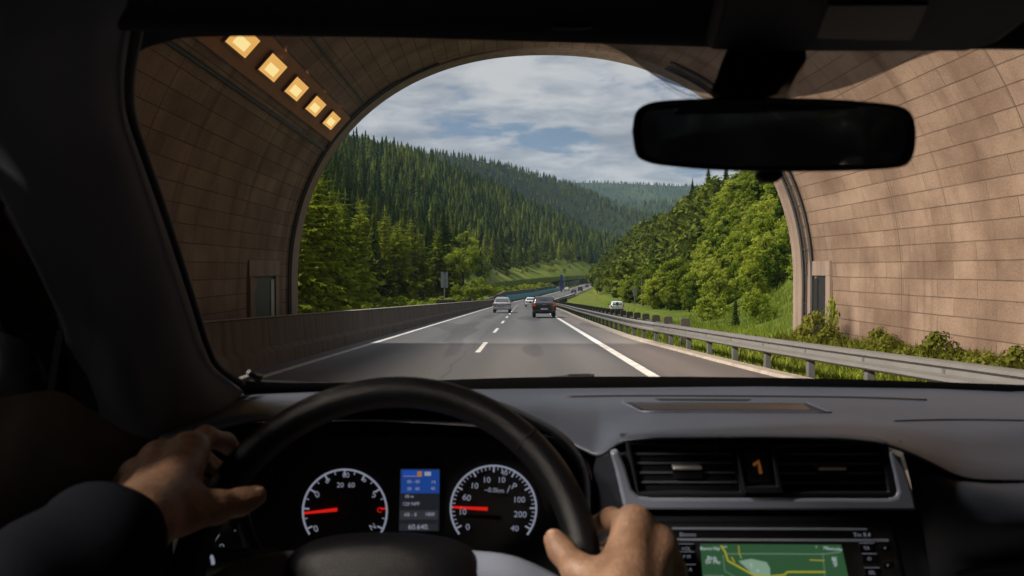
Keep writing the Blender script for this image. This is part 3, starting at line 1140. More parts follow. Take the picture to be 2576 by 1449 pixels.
for k in range(4):
    hh_ = [14, 16, 13, 15][k]
    proto('spruce', k, *both(conifer(10 + k, hh_, [2.5, 2.9, 2.2, 3.1][k], 26, 8, [.34, .28, .40, .30][k], 5), cone_tree(110 + k, hh_, [2.0, 2.3, 1.75, 2.5][k], 15, 11, .85, .16)), M['spruce'], hh_, .22, 0, 'spruce_tree')
for k in range(4):
    proto('larch', k, *both(conifer(30 + k, 12, [3.1, 2.8, 3.4, 2.6][k], 24, 9, [.10, .18, .04, .16][k], 7, .3, .75), cone_tree(130 + k, 11.4, [2.1, 1.9, 2.3, 1.8][k], 14, 10, .78, .16)), M['larch'], 12, .2, 0, 'young_conifer')
for k in range(3):
    proto('round', k, *leafy(50 + k, 9, 3.3, 40, 60, .32), M['leaf'], 9, .22, 6, 'leafy_tree')
for k in range(4):
    proto('bank', k, *leafy(60 + k, 9, [2.9, 3.3, 2.6, 3.1][k], 85, 44, .25, .02, [.45, .38, .42, .5][k]), M['leaf'], 9, .18, 6, 'leafy_tree')
for k in range(2):
    proto('bankd', k, *leafy(70 + k, 9.5, 3.0, 80, 44, .25, .03), M['leaf_dark'], 9.5, .18, 6, 'leafy_tree')
for k in range(3):
    proto('shrub', k, *leafy(80 + k, 2.6, 1.5, 22, 55, .16, .02, .35), M['leaf'], 2.6, .05, 4, 'bank_shrub')


def plant(kind, p, h, label):
    e = random.choice(PR[kind])
    s = h / e[2]
    sc = (s * random.uniform(.85, 1.15), s * random.uniform(.85, 1.15), s)
    rz = random.uniform(0, 6.28)
    if not e[1]:
        e[1] = True
        pose(e[0], p, rz, sc)
        e[0]['label'] = label
        return e[0]
    return dup(e[0], p, rz, sc, label)


def px_of(p):
    q = p - CAM
    d = q.dot(FWD)
    return CX + q.x / d * F, CY - q.dot(UP) / d * F, d


def scatter(Gp, nper, seed):
    """random points on a hill grid, even per square metre; returns (point, u, v)"""
    r = np.random.default_rng(seed)
    A = Gp[:-1, :-1]; B = Gp[:-1, 1:]; C = Gp[1:, :-1]
    ar = np.linalg.norm(np.cross(B - A, C - A), axis=2)
    tot = ar.sum()
    nn = int(tot * nper)
    idx = r.choice(ar.size, nn, p=(ar / tot).ravel())
    i, j = np.unravel_index(idx, ar.shape)
    fu, fv = r.random(nn), r.random(nn)
    D = Gp[1:, 1:]
    p = (A[i, j] * ((1 - fu) * (1 - fv))[:, None] + B[i, j] * (fu * (1 - fv))[:, None] + C[i, j] * ((1 - fu) * fv)[:, None] + D[i, j] * (fu * fv)[:, None])
    return p, (j + fu) / (Gp.shape[1] - 1), (i + fv) / (Gp.shape[0] - 1)


def proj(p):
    q = p - np.array(CAM)
    d = q @ np.array(FWD)
    return CX + q[:, 0] / d * F, CY - (q @ np.array(UP)) / d * F, d


FARP = []   # (point, height, kind) for the one mass of distant trees
# -- left slope
p, u, v = scatter(GL, 1 / 42.0, 3)
px, py, d = proj(p)
ok = (px > 640) & (px < 1640) & (d > 34)
r = np.random.default_rng(5)
meadow = (v < (0.165 + 0.03 * np.sin(u * 23) + r.normal(0, .02, len(u)))) & (u > 0.545)
ok &= ~meadow & (v < .86) & ~((v < .035) & (u < .5))
near = d < 190
ok &= ~near | (r.random(len(d)) < 0.85)
order = np.argsort(d)
cnt = {'spruce': 0, 'larch': 0, 'round': 0}
for i in order:
    if not ok[i]:
        continue
    q = Vector(p[i])
    fringe = u[i] > .545 and v[i] < .36
    x = random.random()
    if fringe:
        kd = 'round' if x < .75 else 'spruce'
    elif d[i] < 210:
        kd = 'larch' if (x < .68 and v[i] < .42) else ('round' if x > .95 else 'spruce')
    else:
        lo_ = .22 if v[i] < .45 else 0
        kd = 'spruce' if x < .74 - lo_ else ('larch' if x < .89 - lo_ * .5 else 'round')
    hgt = {'spruce': random.triangular(8, 22, 14), 'larch': random.uniform(9, 15), 'round': random.uniform(6, 9.5)}[kd]
    if d[i] < 75:
        hgt *= .72 + .28 * (d[i] - 34) / 41
    lim = {'spruce': 250, 'larch': 120, 'round': 60}[kd]
    if cnt[kd] < lim and d[i] < 420:
        cnt[kd] += 1
        zone = 0 if d[i] < 80 else 1 if d[i] < 150 else 2
        lab = {'spruce': ('tall dark spruce close behind the concrete barrier at the tunnel mouth', 'dark green spruce among the lighter conifers behind the grey road sign', 'dark spruce standing tightly packed on the lower wooded slope'),
               'larch': ('light green feathery conifer close behind the barrier at the tunnel mouth', 'light green feathery conifer in the wood behind the grey road sign', 'pale green conifer between dark spruces on the lower slope'),
               'round': ('leafy tree among the conifers at the tunnel mouth', 'leafy tree in the wood behind the grey road sign', 'round leafy tree where the spruce wood meets the valley meadow')}[kd][zone]
        plant(kd, q, hgt, lab)['group'] = ('wood at the tunnel mouth', 'wood behind the road sign', 'lower edge of the wooded slope')[zone] + ', ' + {'spruce': 'dark spruces', 'larch': 'light conifers', 'round': 'leafy trees'}[kd]
    else:
        FARP.append((p[i], hgt, kd))
# the round tree that stands out at the meadow's edge, and lower ones in front
plant('round', P(1165, 715, 175), 11.5, 'tall round broad-leaved tree in front of the spruces by the meadow')
for (a, b, dd, h, lb) in ((1185, 765, 125, 4.2, 'small leafy tree beside the grey road sign, below the tall round tree'), (1150, 770, 110, 3.0, 'lowest leafy bush-like tree beside the post of the grey road sign'),
                          (1215, 755, 160, 4.6, 'small leafy tree at the meadow edge below the grey mast'), (1235, 752, 175, 3.6, 'small leafy tree nearest the silver car, above the barrier')):
    plant('round', P(a, b, dd), h, lb)['group'] = 'small trees by the meadow'
for (a, b, dd, h) in ((772, 806, 37, 6.0), (800, 800, 43, 8.0), (760, 812, 33, 4.5), (835, 795, 52, 9.0), (785, 800, 48, 9.5), (870, 790, 62, 9.5), (905, 788, 74, 10.0), (752, 800, 44, 8.0)):
    plant('larch', P(a, b, dd), h, 'light green feathery conifer close behind the barrier at the tunnel mouth')['group'] = 'wood at the tunnel mouth, light conifers'
# -- right bank
p, u, v = scatter(GR_, 1 / 8.5, 8)
px, py, d = proj(p)
r = np.random.default_rng(15)
lim = np.interp(u, [0, .50, .60, .70, .80, 1], [.03, .05, .10, .26, .52, .54]) + 0.02 * np.sin(u * 43)
ok = (px > 1480) & (px < 2180) & (v < .80) & (v > lim) & (d > 38)
ok &= (d > 130) | (r.random(len(d)) < .85)
shr = (px > 1480) & (px < 2100) & (v <= lim) & (v > .06) & (d > 36) & (r.random(len(d)) < np.where(u > .76, .05, .22))
order = np.argsort(d)
c1 = 0
for i in order:
    if ok[i]:
        kd = 'bankd' if random.random() < .17 else 'bank'
        hgt = random.uniform(3.8, 7.6) * (0.55 + 0.45 * min(1, max(0, (d[i] - 40) / 70)))
        if c1 < 290:
            c1 += 1
            zone = 0 if d[i] < 75 else 1 if d[i] < 140 else 2
            plant(kd, Vector(p[i]), hgt, {'bank': 'fresh green leafy tree', 'bankd': 'deep green leafy tree among brighter ones'}[kd]
                  + (' on the bank beside the tunnel mouth', ' on the bank behind the white car', ' on the bank where the motorway bends away')[zone])['group'] = (
                'bank beside the tunnel mouth', 'bank behind the white car', 'bank at the bend')[zone] + (', bright trees' if kd == 'bank' else ', deep green trees')
        else:
            FARP.append((p[i], hgt * 1.1, 'bank'))
    elif shr[i]:
        plant('shrub', Vector(p[i]), random.uniform(1.2, 2.6), 'low leafy shrub on the grass below the bank trees')
for (a, b, dd, h) in ((1782, 478, 205, 7.5), (1742, 505, 225, 6.5), (1826, 470, 190, 6.5)):
    o = plant('spruce', P(a, b, dd), h, 'dark spruce rising above the leafy trees on the bank skyline')
    o['group'] = 'spruces on the bank skyline'
o = plant('spruce', P(1850, 822, 46), 1.9, 'small young spruce alone on the grassy bank near the tunnel')
o['group'] = 'lone young spruce'
# -- hedge above the retaining wall
for y in np.arange(188, 345, 3.6):
    plant('shrub', rp(y, -10.0 + random.uniform(-.4, .4), .4), random.uniform(2.2, 3.3), 'clipped looking green shrub of the hedge above the retaining wall')['group'] = 'hedge above the retaining wall'
for k in range(26):
    uu, vv = random.uniform(.62, .95), random.uniform(.03, .2)
    q = GL[int(vv * 89), int(uu * 89)]
    plant('shrub', Vector(q), random.uniform(1.6, 3.2), 'dark shrub dotted over the valley meadow')['group'] = 'shrubs on the valley meadow'
r = np.random.default_rng(41)
for k in range(44):
    y = r.uniform(33, 150)
    t_ = -7.6 - r.uniform(0, 5.5)
    plant('shrub', rp(y, t_, -.2), r.uniform(.9, 2.0), 'bushy green shrub in the undergrowth behind the concrete barrier')['group'] = 'shrubs behind the concrete barrier'
# -- ridges further off
for Gp, per, sd, lo_, hi_ in ((GM, 1 / 150.0, 21, 9, 16), (GF1, 1 / 380.0, 22, 9, 15), (GF2, 1 / 800.0, 23, 10, 16)):
    p, u, v = scatter(Gp, per, sd)
    px, py, d = proj(p)
    for i in np.nonzero((px > 1000) & (px < 1800) & (v < .8))[0]:
        FARP.append((p[i], random.uniform(lo_, hi_) * (1.3 if Gp is not GM else 1.0), 'spruce'))

for kd, L in PR.items():
    for e in L:
        if not e[1]:
            for c in list(e[0].children):
                bpy.data.objects.remove(c)
            bpy.data.objects.remove(e[0])

# one mass for the trees too far and too many to count
FP = {'spruce': [cone_tree(90 + k, 1.0, [.18, .21, .25, .195][k], 8, 8) for k in range(4)], 'larch': [cone_tree(95 + k, 1.0, .23, 7, 8, .7) for k in range(2)],
      'round': [leafy(97 + k, 1.0, .40, 16, 5, .105) for k in range(2)]}
FP['bank'] = FP['round']
VV, QQ, CC, off = [], [], [], 0
for pt, h, kd in FARP:
    V, Q = random.choice(FP[kd])
    a = random.uniform(0, 6.28)
    c, s = math.cos(a), math.sin(a)
    W = V * h
    W = np.stack([W[:, 0] * c - W[:, 1] * s, W[:, 0] * s + W[:, 1] * c, W[:, 2]], 1) + pt
    VV.append(W); QQ.append(Q + off); off += len(V)
    t = max(0, random.gauss(.32, .26)) + .12 * math.sin(pt[0] * .05 + 2 * math.sin(pt[1] * .02)) + (.30 if kd in ('round', 'bank') else .18 if kd == 'larch' else 0)
    CC.append(np.full((len(V), 3), t))
tag(bigmesh('distant_forest', np.concatenate(VV), np.concatenate(QQ), M['wood_far'], col=np.concatenate(CC)),
    'dense conifer forest covering the far slopes', 'forest', kind='stuff')
print('far trees', len(FARP), 'faces', sum(len(q) for q in QQ), cnt, c1)

# grass blades on the verge and bank
r = np.random.default_rng(77)
pts, hs = [], []
for _ in range(15000):
    y = r.uniform(9, 62)
    t0 = float(rt(y)) + .25
    tm = 9.0 if y < 27 else 12.0
    t = r.uniform(t0, tm)
    pts.append((float(xa(y)) + t, y, gz(y, t))); hs.append(r.uniform(.10, .28) * (1.3 if y > 27 else 1))
bank = scatter(GR_, 6.0, 31)
bx_, by_, bd_ = proj(bank[0])
sel = np.nonzero((bd_ < 70) & (bank[2] < .36) & (bx_ < 2150))[0][:22000]
pts = np.concatenate([np.array(pts), bank[0][sel]])
hs = np.concatenate([np.array(hs), r.uniform(.2, .6, len(sel))])
nn = len(pts)
az = r.uniform(0, 6.28, nn)
w_ = r.uniform(.012, .03, nn) * (1 + hs)
dx = np.stack([np.cos(az), np.sin(az), np.zeros(nn)], 1) * w_[:, None]
lean = np.stack([r.normal(0, .35, nn), r.normal(0, .35, nn), np.ones(nn)], 1) * hs[:, None]
V = np.stack([pts - dx - [0, 0, .04], pts + dx - [0, 0, .04], pts + lean * .6 + dx * .7, pts + lean], 1).reshape(-1, 3)
tag(bigmesh('verge_grass', V, np.arange(nn * 4).reshape(-1, 4), M['blades']), 'rough green grass on the verge and bank behind the guardrail', 'grass', kind='stuff')

r = np.random.default_rng(78)
pts, hs = [], []
for _ in range(11000):
    y = r.uniform(8.5, 26)
    t = 9.2 - abs(r.normal(0, 1.0))
    pts.append((float(xa(y)) + t, y, gz(y, t))); hs.append(r.uniform(.15, .7) * (.6 + .4 * math.sin(y * 1.7) ** 2))
pts, hs = np.array(pts), np.array(hs)
nn = len(pts)
az = r.uniform(0, 6.28, nn)
dx = np.stack([np.cos(az), np.sin(az), np.zeros(nn)], 1) * r.uniform(.012, .035, nn)[:, None]
lean = np.stack([r.normal(0, .45, nn), r.normal(0, .45, nn), np.ones(nn)], 1) * hs[:, None]
V = np.stack([pts - dx * .4 - [0, 0, .04], pts + lean * .55 - dx, pts + lean, pts + lean * .55 + dx], 1).reshape(-1, 3)
tag(bigmesh('wall_weeds', V, np.arange(nn * 4).reshape(-1, 4), M['bush']), 'olive weeds growing along the foot of the tunnel wall', 'weeds', kind='stuff')

# shrubs at the foot of the right-hand tunnel wall
BS = [leafy(200 + k, 1.0, .62, 64, 22, .05, .0, .3) for k in range(3)]
def verge(loc, h, wd, lab, k):
    t = thing('verge_shrub', loc, lab, 'shrub', 'shrubs along the foot of the tunnel wall')
    V, Q = BS[k % 3]
    bigmesh('crown', V * np.array([wd, wd, h]), Q, M['bush'], parent=t)
    obj('stem', trunk_mb(h * .8, .02, 6, k), M['bark'], t, local=True)
wx = lambda y: tpt(n - 8, y).x
for k in range(17):
    y = 9.5 + k * .92
    tall = k in (14, 15)
    h = random.uniform(.5, 1.0) * (1.4 if tall else 1)
    verge((wx(y) - random.uniform(.5, 1.3), y, gz(y, 8) - .05), h, random.uniform(.75, 1.1),
          'bushy green shrub taller than its neighbours at the tunnel wall' if tall else 'low olive green shrub against the foot of the stone wall', k)
t = thing('sapling', (wx(22.3) - .55, 22.3, gz(22, 8)), 'thin upright sapling in front of the stone wall beside the niche', 'sapling')
V, Q = leafy(301, 1.0, .5, 26, 26, .055, .0, .3)
bigmesh('crown', V * np.array([.42, .42, 1.75]), Q, M['leaf'], parent=t)
obj('stem', MB().tube([(0, 0, -.1), (.02, 0, 1.0), (0, 0, 2.05)], [.02, .013, .005], 6), M['bark'], t, local=True)

# ------------------------------------------------------------------ vehicles on the road
def paint(name, col, metal=0.3, rough=0.32):
    return mat(name, col, rough, metal, 0.06, 2.0, coat=0.7)


M['car_black'] = paint('black_car_paint', (0.012, 0.013, 0.016))
M['car_silver'] = paint('silver_car_paint', (0.42, 0.43, 0.46), 0.5)
M['car_white'] = paint('white_car_paint', (0.72, 0.73, 0.74), 0.0)
M['car_grey'] = paint('dark_grey_car_paint', (0.05, 0.055, 0.065))
M['tyre'] = mat('tyre_rubber', (0.012, 0.012, 0.013), 0.85, 0, 0.2)
M['rim'] = mat('wheel_rim', (0.30, 0.30, 0.31), 0.4, 0.8, 0.1)
M['car_glass'] = mat('dark_car_glass', (0.085, 0.095, 0.11), 0.15, 0, 0.0, spec=0.8)
M['car_trim'] = mat('black_car_trim', (0.015, 0.015, 0.016), 0.6, 0, 0.15)
M['tail'] = mat('tail_lamp', (0.42, 0.07, 0.012), 0.25, 0, 0.25, 40, emit=(1.0, 0.16, 0.02), es=0.10)
M['amber'] = mat('amber_lamp', (0.42, 0.16, 0.07), 0.3, 0, 0.2, 40)
M['plate'] = mat('number_plate', (0.62, 0.63, 0.62), 0.5, 0, 0.1, 20)


def vehicle(name, loc, rz, label, body, lamp, kind='suv', group=None, stripe=False):
    t = thing(name, loc, label, 'van' if kind == 'van' else 'car', group, rz)
    if kind == 'van':
        S = [(0.0, .40, .95, 1.75, .84, .74), (.05, .34, 1.0, 1.88, .90, .78), (.4, .32, 1.05, 1.97, .92, .80), (2.6, .32, 1.05, 1.98, .92, .80), (3.5, .32, 1.0, 1.86, .92, .74),
             (4.2, .32, 1.0, 1.12, .90, .78), (4.7, .34, .9, .96, .86, .78), (4.85, .42, .7, .72, .76, .7)]
        rw = [(-.62, .0, 1.12), (.62, .0, 1.12), (.58, .02, 1.66), (-.58, .02, 1.66)]
        ya, yb = .035, .01
    elif kind == 'sedan':
        S = [(0.0, .42, .86, .90, .76, .70), (.06, .34, .90, .97, .86, .76), (.28, .32, .93, 1.06, .87, .74), (.62, .32, .94, 1.36, .88, .62), (1.0, .30, .94, 1.45, .88, .60), (1.9, .30, .94, 1.48, .88, .61),
             (2.6, .30, .94, 1.40, .88, .60), (3.3, .30, .92, .97, .88, .72), (4.1, .32, .80, .85, .85, .70), (4.4, .42, .62, .66, .72, .6)]
    else:
        S = [(0.0, .42, .90, .94, .76, .72), (.06, .34, .94, 1.00, .85, .76), (.20, .32, .96, 1.30, .86, .70), (.38, .30, .96, 1.47, .87, .68), (1.0, .30, .96, 1.52, .88, .69), (1.7, .30, .96, 1.53, .88, .69),
             (2.4, .30, .96, 1.44, .88, .61), (3.1, .30, .94, 1.0, .88, .74), (3.9, .32, .84, .88, .85, .72), (4.2, .42, .66, .70, .74, .6)]
    rows = []
    for (y, zb, zt, zr, ws, wr) in S:
        h = [(0, zb), (ws * .86, zb), (ws * .97, zb + .14), (ws, zb + .34), (ws * .985, zt - .05), (ws * .95, zt), (wr, zr - .06), (wr * .80, zr - .005), (0, zr + .012)]
        ring = [(x, y, z) for x, z in h] + [(-x, y, z) for x, z in h[-2:0:-1]]
        rows.append([Vector(p) for p in ring + ring[:1]])
    mb = MB().grid(rows)
    k = len(rows[0])
    mb.add(rows[0][:-1], [tuple(range(k - 1))])
    mb.add(rows[-1][:-1], [tuple(range(k - 2, -1, -1))])
    bd = obj('body', mb, body, t, smooth='auto', local=True, ang=50)

    def surf(y, side, top):
        """half width at a height between belt and roof"""
        ys_ = [s[0] for s in S]
        f = lambda c: float(np.interp(y, ys_, [s[c] for s in S]))
        zt, zr, ws, wr = f(2), f(3), f(4) * .95, f(5)
        q = .12 + .72 * top
        return Vector((side * (ws + (wr - ws) * q + .008), y, zt + (zr - .06 - zt) * q))
    # rear window
    if kind == 'van':
        ga = [(-.66, -.0, 1.10), (.66, -.0, 1.10), (.60, .03, 1.66), (-.60, .03, 1.66)]
        ga = [(x, y - .035 + (.0 if z < 1.3 else -.01), z) for x, y, z in ga]
    elif kind == 'sedan':
        ga = [(-.64, .27, 1.08), (.64, .27, 1.08), (.55, .60, 1.35), (-.55, .60, 1.35)]
    else:
        ga = [(-.66, .065, 1.04), (.66, .065, 1.04), (.60, .30, 1.40), (-.60, .30, 1.40)]
    obj('rear_window', MB().prism(ga, (0, -.022, .014)), M['car_glass'], t, local=True, bevel=.006)
    y0, y1 = (.9, 2.5) if kind != 'van' else (2.9, 3.6)
    for s in (-1, 1):
        a, b, c, e = surf(y0, s, 0), surf(y1, s, 0), surf(y1 - .12, s, 1), surf(y0 + .05, s, 1)
        obj('side_window', MB().prism([a, b, c, e], (s * .012, 0, .004)), M['car_glass'], t, local=True)
    xs_ = .70 if kind != 'van' else .78
    for s in (-1, 1):
        if kind == 'suv':
            lo, hi = (s * .83, -.03, .84), (s * .63, .14, 1.10)
        elif kind == 'van':
            lo, hi = (s * .90, -.03, .75), (s * .76, .10, 1.15)
        else:
            lo, hi = (s * .84, -.03, .80), (s * .42, .12, .93)
        lo2 = [min(a, b) for a, b in zip(lo, hi)]
        hi2 = [max(a, b) for a, b in zip(lo, hi)]
        obj('tail_light', MB().box(lo2, hi2), lamp, t, local=True, bevel=.03)
        obj('wing_mirror', MB().box((min(s * .90, s * 1.06), 2.65, .98), (max(s * .90, s * 1.06), 2.78, 1.12)), body if kind == 'van' else M['car_trim'], t, local=True, bevel=.03)
    obj('bumper', MB().box((-.80, -.06, .36), (.80, .05, .56)), M['car_trim'] if kind == 'suv' else body, t, local=True, bevel=.04)
    obj('number_plate', MB().box((-.26, -.075, .60), (.26, -.04, .71)) if kind == 'suv' else MB().box((-.26, -.05, .66), (.26, -.02, .77)), M['plate'] if kind == 'suv' else M['sign_back'], t, local=True)
    if kind == 'suv':
        obj('tailgate_badge', MB().box((-.16, -.02, .93), (.16, .012, .985)), M['rim'], t, local=True, bevel=.01)
    L = S[-1][0]
    for s in (-1, 1):
        for y in (.78, L - .85):
            wh = MB().tube([(s * .60, y, .31), (s * .64, y, .31), (s * .80, y, .31), (s * .84, y, .31)], [.27, .315, .315, .28], 20)
            wo = obj('wheel', wh, M['tyre'], t, smooth='auto', local=True)
            obj('rim', MB().tube([(s * .80, y, .31), (s * .85, y, .31)], .19, 14), M['rim'], wo, local=True)
    if stripe:
        obj('blue_badge', MB().tube([(0, -.09, 1.28), (0, -.04, 1.28)], .20, 16), M['sign_blue'], t, local=True)
    return t


hd = lambda y: -math.atan2(float(xa(y + 4) - xa(y)), 4.0)
TRAF = 'traffic on the motorway'
vehicle('hatchback_car', rp(58.0, 1.50, .004), hd(58), 'black car with orange tail lights ahead in the right lane', M['car_black'], M['tail'], 'suv', TRAF)
vehicle('saloon_car', rp(76.0, -2.05, .004), hd(76), 'silver grey car seen from behind beside the concrete barrier', M['car_silver'], M['amber'], 'sedan', TRAF)
vehicle('saloon_car', rp(128, 1.15, .004), hd(130), 'pale car partly hidden beyond the roof of the black car', M['car_white'], M['amber'], 'sedan', TRAF)
vehicle('hatchback_car', rp(285, 2.6, .004), hd(285), 'dark grey car leading at the start of the distant bend', M['car_grey'], M['amber'], 'suv', TRAF)
vehicle('delivery_van', rp(318, 3.3, .004), hd(318), 'dark van on the distant bend beside the blue sign', M['car_grey'], M['tail'], 'van', TRAF)
vehicle('saloon_car', rp(335, -3.2, .004), hd(335), 'white saloon beyond the end of the blue panels', M['car_white'], M['tail'], 'sedan', TRAF)
vehicle('hatchback_car', rp(430, 1.0, .004), hd(430), 'small dark car far along the motorway before the trees hide it', M['car_black'], M['tail'], 'suv', TRAF)
vehicle('saloon_car', rp(560, 2.4, .004), hd(560), 'pale dot of a car at the furthest visible stretch of road', M['car_white'], M['tail'], 'sedan', TRAF)
q = P(1553, 784, 104)
vehicle('parked_car', (q.x, 104, gz(104, q.x - float(xa(104)))), hd(104) - .05, 'white car with a blue badge on the grass below the guardrail', M['car_white'], M['amber'], 'suv', 'white car beside the guardrail', True)

# ------------------------------------------------------------------ signs and poles
def at_ground(px, d, t0=None):
    x = (px - CX) / F * d
    return Vector((x, d, gz(d, x - float(xa(d)))))


def zpix(py, d): return 1.5 + (677 - py) / F * d


b = at_ground(1118, 100)
t = thing('road_sign', b, 'grey back of a two panel road sign on a thin post behind the barrier', 'sign')
for a, c in ((1109.3, 1117.2), (1120.4, 1126.6)):
    x0, x1 = (a - CX) / F * 100, (c - CX) / F * 100
    obj('sign_panel', MB().box((x0, 99.96, zpix(724, 100)), (x1, 100, zpix(685, 100))), M['sign_back'], t, bevel=.01)
obj('post', MB().tube([b - Vector((0, 0, .4)), Vector((b.x, b.y + .05, zpix(690, 100)))], .05, 8), M['pole'], t)
obj('bracket', MB().box((b.x - .38, 100.001, zpix(700, 100)), (b.x + .38, 100.05, zpix(697, 100))).box((b.x - .38, 100.001, zpix(716, 100)), (b.x + .38, 100.05, zpix(713, 100))), M['pole'], t)
b = rp(305, -5.3)
t = thing('blue_sign', b, 'narrow blue sign column standing at the end of the blue panels', 'sign')
x = (1412.5 - CX) / F * 305
obj('sign_panel', MB().box((x - .42, 304.9, zpix(733, 305)), (x + .42, 305.0, zpix(691, 305))), M['sign_blue'], t)
obj('post', MB().box((x - .1, 305.01, b.z - .4), (x + .1, 305.15, zpix(694, 305))), M['pole'], t)
for px, d, y0, lab, arm in ((1419.5, 300, 682, 'slim pale lamp post rising beside the blue sign column', .8), (1614, 120, 697, 'pale post with a crossbar in front of the bank trees', 1.1),
                            (1240.5, 210, 674, 'grey mast standing at the edge of the meadow', .5)):
    b = at_ground(px, d)
    t = thing('lamp_post', b, lab, 'post')
    r_ = .10 if d > 150 else .05
    obj('post', MB().tube([b - Vector((0, 0, 2)), Vector((b.x, d, zpix(y0, d)))], r_, 8), M['pole'], t)
    obj('crossbar', MB().box((b.x - arm / 2, d - r_, zpix(y0, d)), (b.x + arm / 2, d + r_, zpix(y0, d) + r_ * 2)), M['pole'], t)
for px, d, y0, y1, lab in ((1597.5, 118, 722, 745, 'small grey roadside box on a leg at the foot of the bank'), (1188, 118, 752, 768, 'small white marker board behind the concrete barrier'),
                           (1240, 180, 709, 735, 'small dark and white marker sign near the meadow')):
    b = at_ground(px, d)
    t = thing('marker_post', b, lab, 'marker')
    hw = .26 if px != 1188 else .16
    obj('marker_board', MB().box((b.x - hw, d - .06, zpix(y1, d)), (b.x + hw, d + .06, zpix(y0, d))), M['sign_back'], t, bevel=.02)
    obj('post', MB().box((b.x - .05, d + .061, b.z - 1.5), (b.x + .05, d + .14, zpix(y0 + 3, d))), M['pole'], t)

# ------------------------------------------------------------------ haze
hz = MB().box((-4600, -200, -14), (4600, 5200, 640))
hm = bpy.data.materials.new('haze_air')
hm.use_nodes = True
hn = hm.node_tree
hn.nodes.remove(hn.nodes['Principled BSDF'])
pv = N(hn, 'ShaderNodeVolumePrincipled')
pv.inputs['Color'].default_value = (0.55, 0.76, 1.0, 1)
pv.inputs['Density'].default_value = 0.000068
hn.links.new(pv.outputs[0], hn.nodes['Material Output'].inputs['Volume'])
HAZE = True
if HAZE:
    tag(obj('haze', hz, hm), kind='stuff')

# ------------------------------------------------------------------ inside of the car
M['dash'] = mat('soft_dash_plastic', (0.041, 0.050, 0.070), 0.46, 0, 0.10, 8, bump=0.25, bscale=900, spec=0.5)
M['dash_dark'] = mat('dark_dash_plastic', (0.013, 0.0155, 0.021), 0.5, 0, 0.12, 8, bump=0.2, bscale=900, spec=.25)
M['black'] = mat('matt_black_plastic', (0.007, 0.007, 0.008), 0.65, 0, 0.1, 10, spec=0.3)
M['gloss_black'] = mat('gloss_black_plastic', (0.008, 0.008, 0.009), 0.25, 0, 0.1, 10)
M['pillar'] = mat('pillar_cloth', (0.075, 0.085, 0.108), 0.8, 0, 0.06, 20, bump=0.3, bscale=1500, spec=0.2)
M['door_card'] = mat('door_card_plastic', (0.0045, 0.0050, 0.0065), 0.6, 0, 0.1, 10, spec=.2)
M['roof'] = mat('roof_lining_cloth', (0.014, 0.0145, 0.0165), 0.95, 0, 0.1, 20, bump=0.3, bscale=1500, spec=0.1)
M['leather'] = mat('black_leather', (0.0050, 0.0056, 0.0070), 0.38, 0, 0.12, 30, bump=0.35, bscale=700, spec=0.22)
M['silver'] = mat('satin_silver_trim', (0.19, 0.22, 0.285), 0.36, 0.15, 0.06, 5)
M['chrome'] = mat('bright_trim', (0.60, 0.60, 0.62), 0.3, 0.2, 0.05, 5)
M['slat'] = mat('vent_slat_plastic', (0.20, 0.21, 0.25), 0.4, 0, 0.1, 10)
M['glass'] = glass_mat('windscreen_glass', (0.97, 0.98, 0.98), 0.012)
M['frit'] = glass_mat('dotted_frit', (0.22, 0.23, 0.25), 0.03)
M['mirror'] = mat('mirror_glass', (0.62, 0.62, 0.64), 0.03, 1.0, 0.0)
M['dial_white'] = emit_mat('dial_marking', (0.20, 0.215, 0.275), 1.0)
M['dial_red'] = emit_mat('dial_needle', (0.62, 0.01, 0.006), 1.0)
M['scr_blue'] = emit_mat('display_blue', (0.010, 0.045, 0.22), 1.0)
M['scr_dark'] = emit_mat('display_dark', (0.012, 0.013, 0.018), 1.0)
M['scr_grey'] = emit_mat('display_text', (0.24, 0.26, 0.32), 1.0)
M['scr_orange'] = emit_mat('display_orange', (0.32, 0.14, 0.03), 1.0)
M['map_green'] = emit_mat('map_green', (0.024, 0.072, 0.030), 1.0)
M['map_pale'] = emit_mat('map_pale_green', (0.17, 0.27, 0.20), 1.0)
M['map_yellow'] = emit_mat('map_road_yellow', (0.30, 0.27, 0.02), 1.0)
M['map_line'] = emit_mat('map_line', (0.13, 0.19, 0.14), 1.0)
M['map_text'] = emit_mat('map_text', (0.42, 0.48, 0.50), 1.0)
M['orange'] = emit_mat('orange_numeral', (0.10, 0.035, 0.008), 1.0)
M['btn_text'] = emit_mat('button_text', (0.14, 0.15, 0.18), 1.0)

car = thing('car', (0.35, 0.0, 0.0), 'dark grey cabin of the car one looks out of, with wheel, dials and mirror', 'car')


def flat(poly, off, depth):
    """solid plate: outline in (px, py, depth), pushed away from the viewer by depth metres after moving off towards him"""
    return [P(*c) - FWD * off for c in poly], FWD * depth


def plate(name, poly, mats, parent, thick=.004, off=0.0, bevel=0, smooth=False):
    a, b = flat(poly, off, thick)
    return obj(name, MB().prism(a, b), mats, parent, bevel=bevel, smooth=smooth)


def dpoly(pts, D, dd=0.0): return [(x, y, D(y) + dd) for x, y in pts]


def smooth_poly(pts, n=40):
    q = crom(np.array([(*p, 0.0) if len(p) == 2 else p for p in pts]), n)
    return [tuple(p) for p in q]


